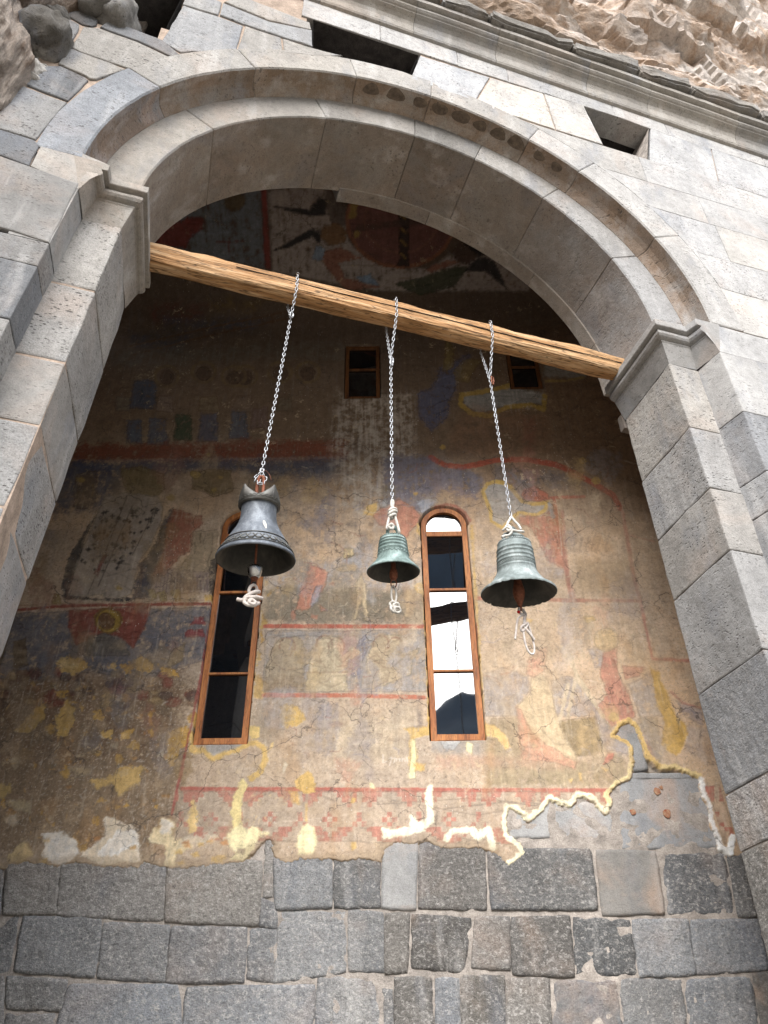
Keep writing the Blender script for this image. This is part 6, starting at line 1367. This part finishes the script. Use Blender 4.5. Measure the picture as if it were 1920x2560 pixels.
V, Fx = joined([ring_tube(b3, '', .1345, .219, .0022, '', .007, 26), ring_tube(b3, '', .1345, .219, .0022, '', .007, 26, ph=math.pi)]); from_py('ornament_band', V, Fx, 'bronze_pale', b3, True)
v, f = tube_geo(smooth_path([(-.040, 0, .398), (-.042, 0, .44), (-.026, 0, .468), (0, 0, .474), (.026, 0, .468), (.042, 0, .44), (.040, 0, .398)], 5), .017, 8); o = from_py('crown_loop', v, f, 'bronze_pale', b3, True); o.rotation_euler = (0, 0, .9)
v, f = tube_geo(smooth_path([(-.075, 0, .40), (-.072, 0, .432), (-.03, 0, .442), (.03, 0, .44), (.072, 0, .432), (.078, 0, .40)], 4), .012, 7); o = from_py('crown_loop', v, f, 'bronze_pale', b3, True); o.rotation_euler = (0, 0, .2)
v, f = lathe([(.0001, .38), (.010, .38), (.012, .20), (.018, .12), (.028, .07), (.037, .03), (.038, .005), (.032, -.025), (.020, -.055), (.012, -.08), (.010, -.11), (.0001, -.112)], 24); cl = from_py('clapper', v, f, 'rust', b3, True)

set_bell(b1, 1, 1.0, .070); set_bell(b2, 2, .967, .026); set_bell(b3, 3, .916, .012)
HOOK = BC[1] + AXIS * .556; HANG2 = BC[2] + Vector((0, -.055, 0)); HANG3 = BC[3] + Vector((0, -.066, 0))
# chains -----------------------------------------------------------------------
hj = {1: 4.86, 2: 4.62, 3: 4.66}
top1 = 3.345
cu = BU[1][0]
off = lambda du, dz: HOOK + Vector((U[0] * du, U[1] * du, dz))
main1 = [L2W(cu + .055, .682, hj[1]), off(0, .055)]
loop1 = loop_round_beam(cu + .055, hj[1], .682, .012)
low1 = [[off(0, .055), off(-.030, .0), off(-.036, -.03)], [off(0, .055), off(.026, 0), off(.024, -.045), off(-.004, -.05)], [off(0, .03), off(-.012, -.03)]]
chain('galvanised chain looped over the beam, carrying the large smooth bell', [loop1, main1] + low1, L2W(cu + .055, BD, BH + .21), ('zinc', L2W(cu + .055, .66, hj[1] - .005), .055))
c2 = BU[2][0]
chain('galvanised chain with a steel carabiner, carrying the small green bell', [loop_round_beam(c2 + .012, hj[2] + .04, .69, .03), [L2W(c2 + .012, .69, hj[2]), HANG2 + Vector((0, 0, .500))]], L2W(c2, BD, BH + .21), ('zinc', L2W(c2 + .016, .68, hj[2] + .0), .095))
c3 = BU[3][0]
chain('galvanised chain with a rusty link, carrying the wide pale bell', [loop_round_beam(c3 - .002, hj[3] + .03, .69, .028), [L2W(c3 - .002, .69, hj[3]), HANG3 + Vector((0, 0, .545))]], L2W(c3, BD, BH + .21), ('rust', L2W(c3 + .012, .68, hj[3] + .0), .085))

# ropes --------------------------------------------------------------------------
def rope(label, strands, loc, mat='rope', grp=None, zf=None):
    o = None; parts = []
    for pts, r, closed in strands:
        if zf: pts = [(p[0], p[1], zf(p[2])) for p in pts]
        parts.append(tube_geo(smooth_path(pts, 6, closed), r, 8, closed))
    V, Fx = joined(parts); o = from_py('rope', V, Fx, mat, None, True); o.location = loc; o.rotation_euler = (0, 0, YAW); tag(o, label, 'rope', grp or 'ropes tied to the bells'); return o
# hanger of bell 2
rope('white rope knotted above the small green bell, tied to its chain', [
  ([(0, 0, .600), (-.006, 0, .56), (-.004, 0, .50), (.0, .004, .45)], .0085, False), ([(.004, 0, .60), (.008, 0, .56), (.004, 0, .50), (.003, .0, .45)], .0085, False),
  ([(-.022, -.012, .425), (.0, -.018, .445), (.022, -.008, .45), (.018, .012, .44), (-.012, .014, .43)], .0095, True), ([(-.024, -.010, .405), (.0, -.018, .42), (.024, -.010, .428), (.018, .014, .42), (-.014, .014, .408)], .0095, True), ([(-.02, -.012, .388), (.002, -.02, .40), (.02, -.006, .405), (.012, .014, .40), (-.012, .012, .39)], .0095, True),
  ([(.0, -.004, .45), (-.018, -.004, .40), (-.034, -.006, .35), (-.040, -.012, .315), (-.02, -.026, .315), (.0, -.02, .33)], .0085, False), ([(.004, -.004, .45), (.014, -.008, .40), (.028, -.012, .35), (.036, -.016, .31), (.040, .0, .30)], .0088, False),
  ([(-.036, -.030, .318), (-.020, -.042, .330), (-.008, -.036, .318), (-.018, -.036, .303)], .0095, True)], HANG2, 'whiterope', None, lambda z: float(np.interp(z, *ZMAP[2])))
rope('short white rope sling round the crown of the wide pale bell', [
  ([(.002, 0, .615), (-.022, -.006, .55), (-.042, -.02, .50), (-.050, -.03, .455), (-.03, -.045, .44), (.01, -.05, .435), (.045, -.04, .445), (.062, -.03, .45)], .0088, False), ([(.004, 0, .615), (.022, -.006, .56), (.036, -.02, .51), (.046, -.03, .46)], .0088, False),
  ([(-.085, -.02, .44), (-.06, -.045, .45), (-.035, -.05, .43), (-.05, -.04, .41), (-.08, -.03, .405), (-.10, -.03, .395)], .0088, False), ([(-.055, -.045, .43), (-.062, -.03, .46), (-.045, -.04, .465), (-.038, -.05, .44)], .009, True)], HANG3, 'whiterope', None, lambda z: float(np.interp(z, *ZMAP[3])))
# pull ropes under the clappers
rope('thick knotted pale rope end under the large smooth bell', [
  ([(.0, 0, -.075), (-.018, -.006, -.10), (-.026, -.01, -.14), (-.020, -.015, -.165), (.004, -.012, -.155)], .0095, False), ([(.004, 0, -.075), (.018, .004, -.10), (.020, .004, -.14), (.010, .0, -.17)], .0095, False),
  ([(.034, -.012, -.142), (.010, -.022, -.155), (-.020, -.026, -.185), (-.042, -.024, -.215), (-.052, -.012, -.235), (-.072, -.004, -.232), (-.086, .0, -.226)], .0115, False),
  ([(-.046, -.024, -.225), (-.02, -.034, -.222), (.016, -.03, -.208), (.044, -.018, -.200), (.050, -.004, -.190), (.034, .004, -.186), (.006, -.004, -.196), (-.018, -.01, -.212)], .0112, False),
  ([(-.040, -.026, -.235), (-.046, -.024, -.262), (-.026, -.030, -.285), (.004, -.028, -.282), (.018, -.02, -.262), (.006, -.014, -.240), (-.018, -.018, -.238)], .0118, True), ([(-.014, -.036, -.242), (.012, -.034, -.258), (.004, -.034, -.278), (-.02, -.038, -.272)], .0112, True), ([(.012, -.018, -.24), (.03, -.014, -.25), (.034, -.006, -.232), (.02, -.002, -.214)], .0105, False)], BC[1] + AXIS * -.160, 'rope', None, lambda z: (z + .080) * .74)
rope('thin white rope with a tight knot under the small green bell', [
  ([(-.012, 0, -.075), (-.016, -.002, -.12), (-.014, -.004, -.165), (-.004, -.006, -.19)], .0060, False), ([(.004, 0, -.075), (.014, 0, -.10), (.014, -.002, -.15), (.004, -.006, -.19)], .0066, False), ([(-.012, 0, -.075), (-.004, 0, -.066), (.004, 0, -.075)], .006, False),
  ([(-.028, -.01, -.200), (-.012, -.022, -.192), (.004, -.018, -.205), (-.004, -.012, -.225), (-.022, -.012, -.222)], .0085, True), ([(-.008, -.018, -.21), (.014, -.024, -.200), (.026, -.012, -.218), (.016, -.012, -.238), (-.004, -.016, -.234)], .0085, True), ([(.0, -.02, -.232), (.022, -.022, -.228), (.034, -.012, -.244), (.018, -.008, -.256), (.0, -.012, -.25)], .0085, True), ([(-.026, -.012, -.225), (-.022, -.018, -.248), (-.006, -.012, -.258), (.0, -.006, -.24)], .0075, False)], BC[2] + AXIS * -.098, 'whiterope', None, lambda z: (z + .068) * .98)
rp3 = rope('long looped pale rope under the wide pale bell', [
  ([(-.004, 0, -.098), (-.014, -.004, -.118), (-.008, -.01, -.142), (.012, -.012, -.15), (.020, -.006, -.13), (.010, .0, -.105)], .0085, False), ([(.014, -.006, -.11), (.026, -.006, -.14), (.018, -.008, -.165), (.012, -.008, -.20), (.006, -.01, -.215)], .010, False),
  ([(.014, -.008, -.150), (-.012, -.014, -.164), (-.032, -.012, -.185), (-.044, -.006, -.23), (-.052, -.002, -.275), (-.062, 0, -.318)], .0068, False),
  ([(.032, -.012, -.205), (.006, -.022, -.222), (-.018, -.020, -.240), (-.020, -.012, -.256), (-.008, -.010, -.262), (.016, -.016, -.235), (.034, -.014, -.212)], .0082, False),
  ([(.0, -.014, -.235), (.020, -.020, -.262), (.046, -.016, -.292), (.062, -.010, -.312)], .0085, False),
  ([(-.002, -.008, -.25), (-.002, -.006, -.30), (.002, -.006, -.35), (.018, -.004, -.392), (.040, -.002, -.402), (.056, 0, -.385), (.062, .002, -.34), (.056, .0, -.29), (.046, -.004, -.25), (.034, -.008, -.215)], .0068, False)], BC[3] + AXIS * -.105, 'rope', None, lambda z: (z + .100) * 1.05)
bm = bmesh.new(); bmesh.ops.create_uvsphere(bm, u_segments=16, v_segments=10, radius=.0105)
o = from_bm('bead', bm, 'redbead', rp3, True); o.location = (-.022, -.012, -.038)
# a stray twist of rusty wire at the foot of the first chain
v, f = tube_geo(smooth_path([(0, 0, .04), (.02, -.01, .05), (.04, -.01, .035), (.055, -.005, .010), (.062, 0, -.010)], 5), .0016, 5); w = from_py('wire', v, f, 'rust', None, True); w.location = HOOK; w.rotation_euler = (0, 0, YAW); tag(w, 'stray twist of thin rusty wire at the foot of the left chain', 'wire')
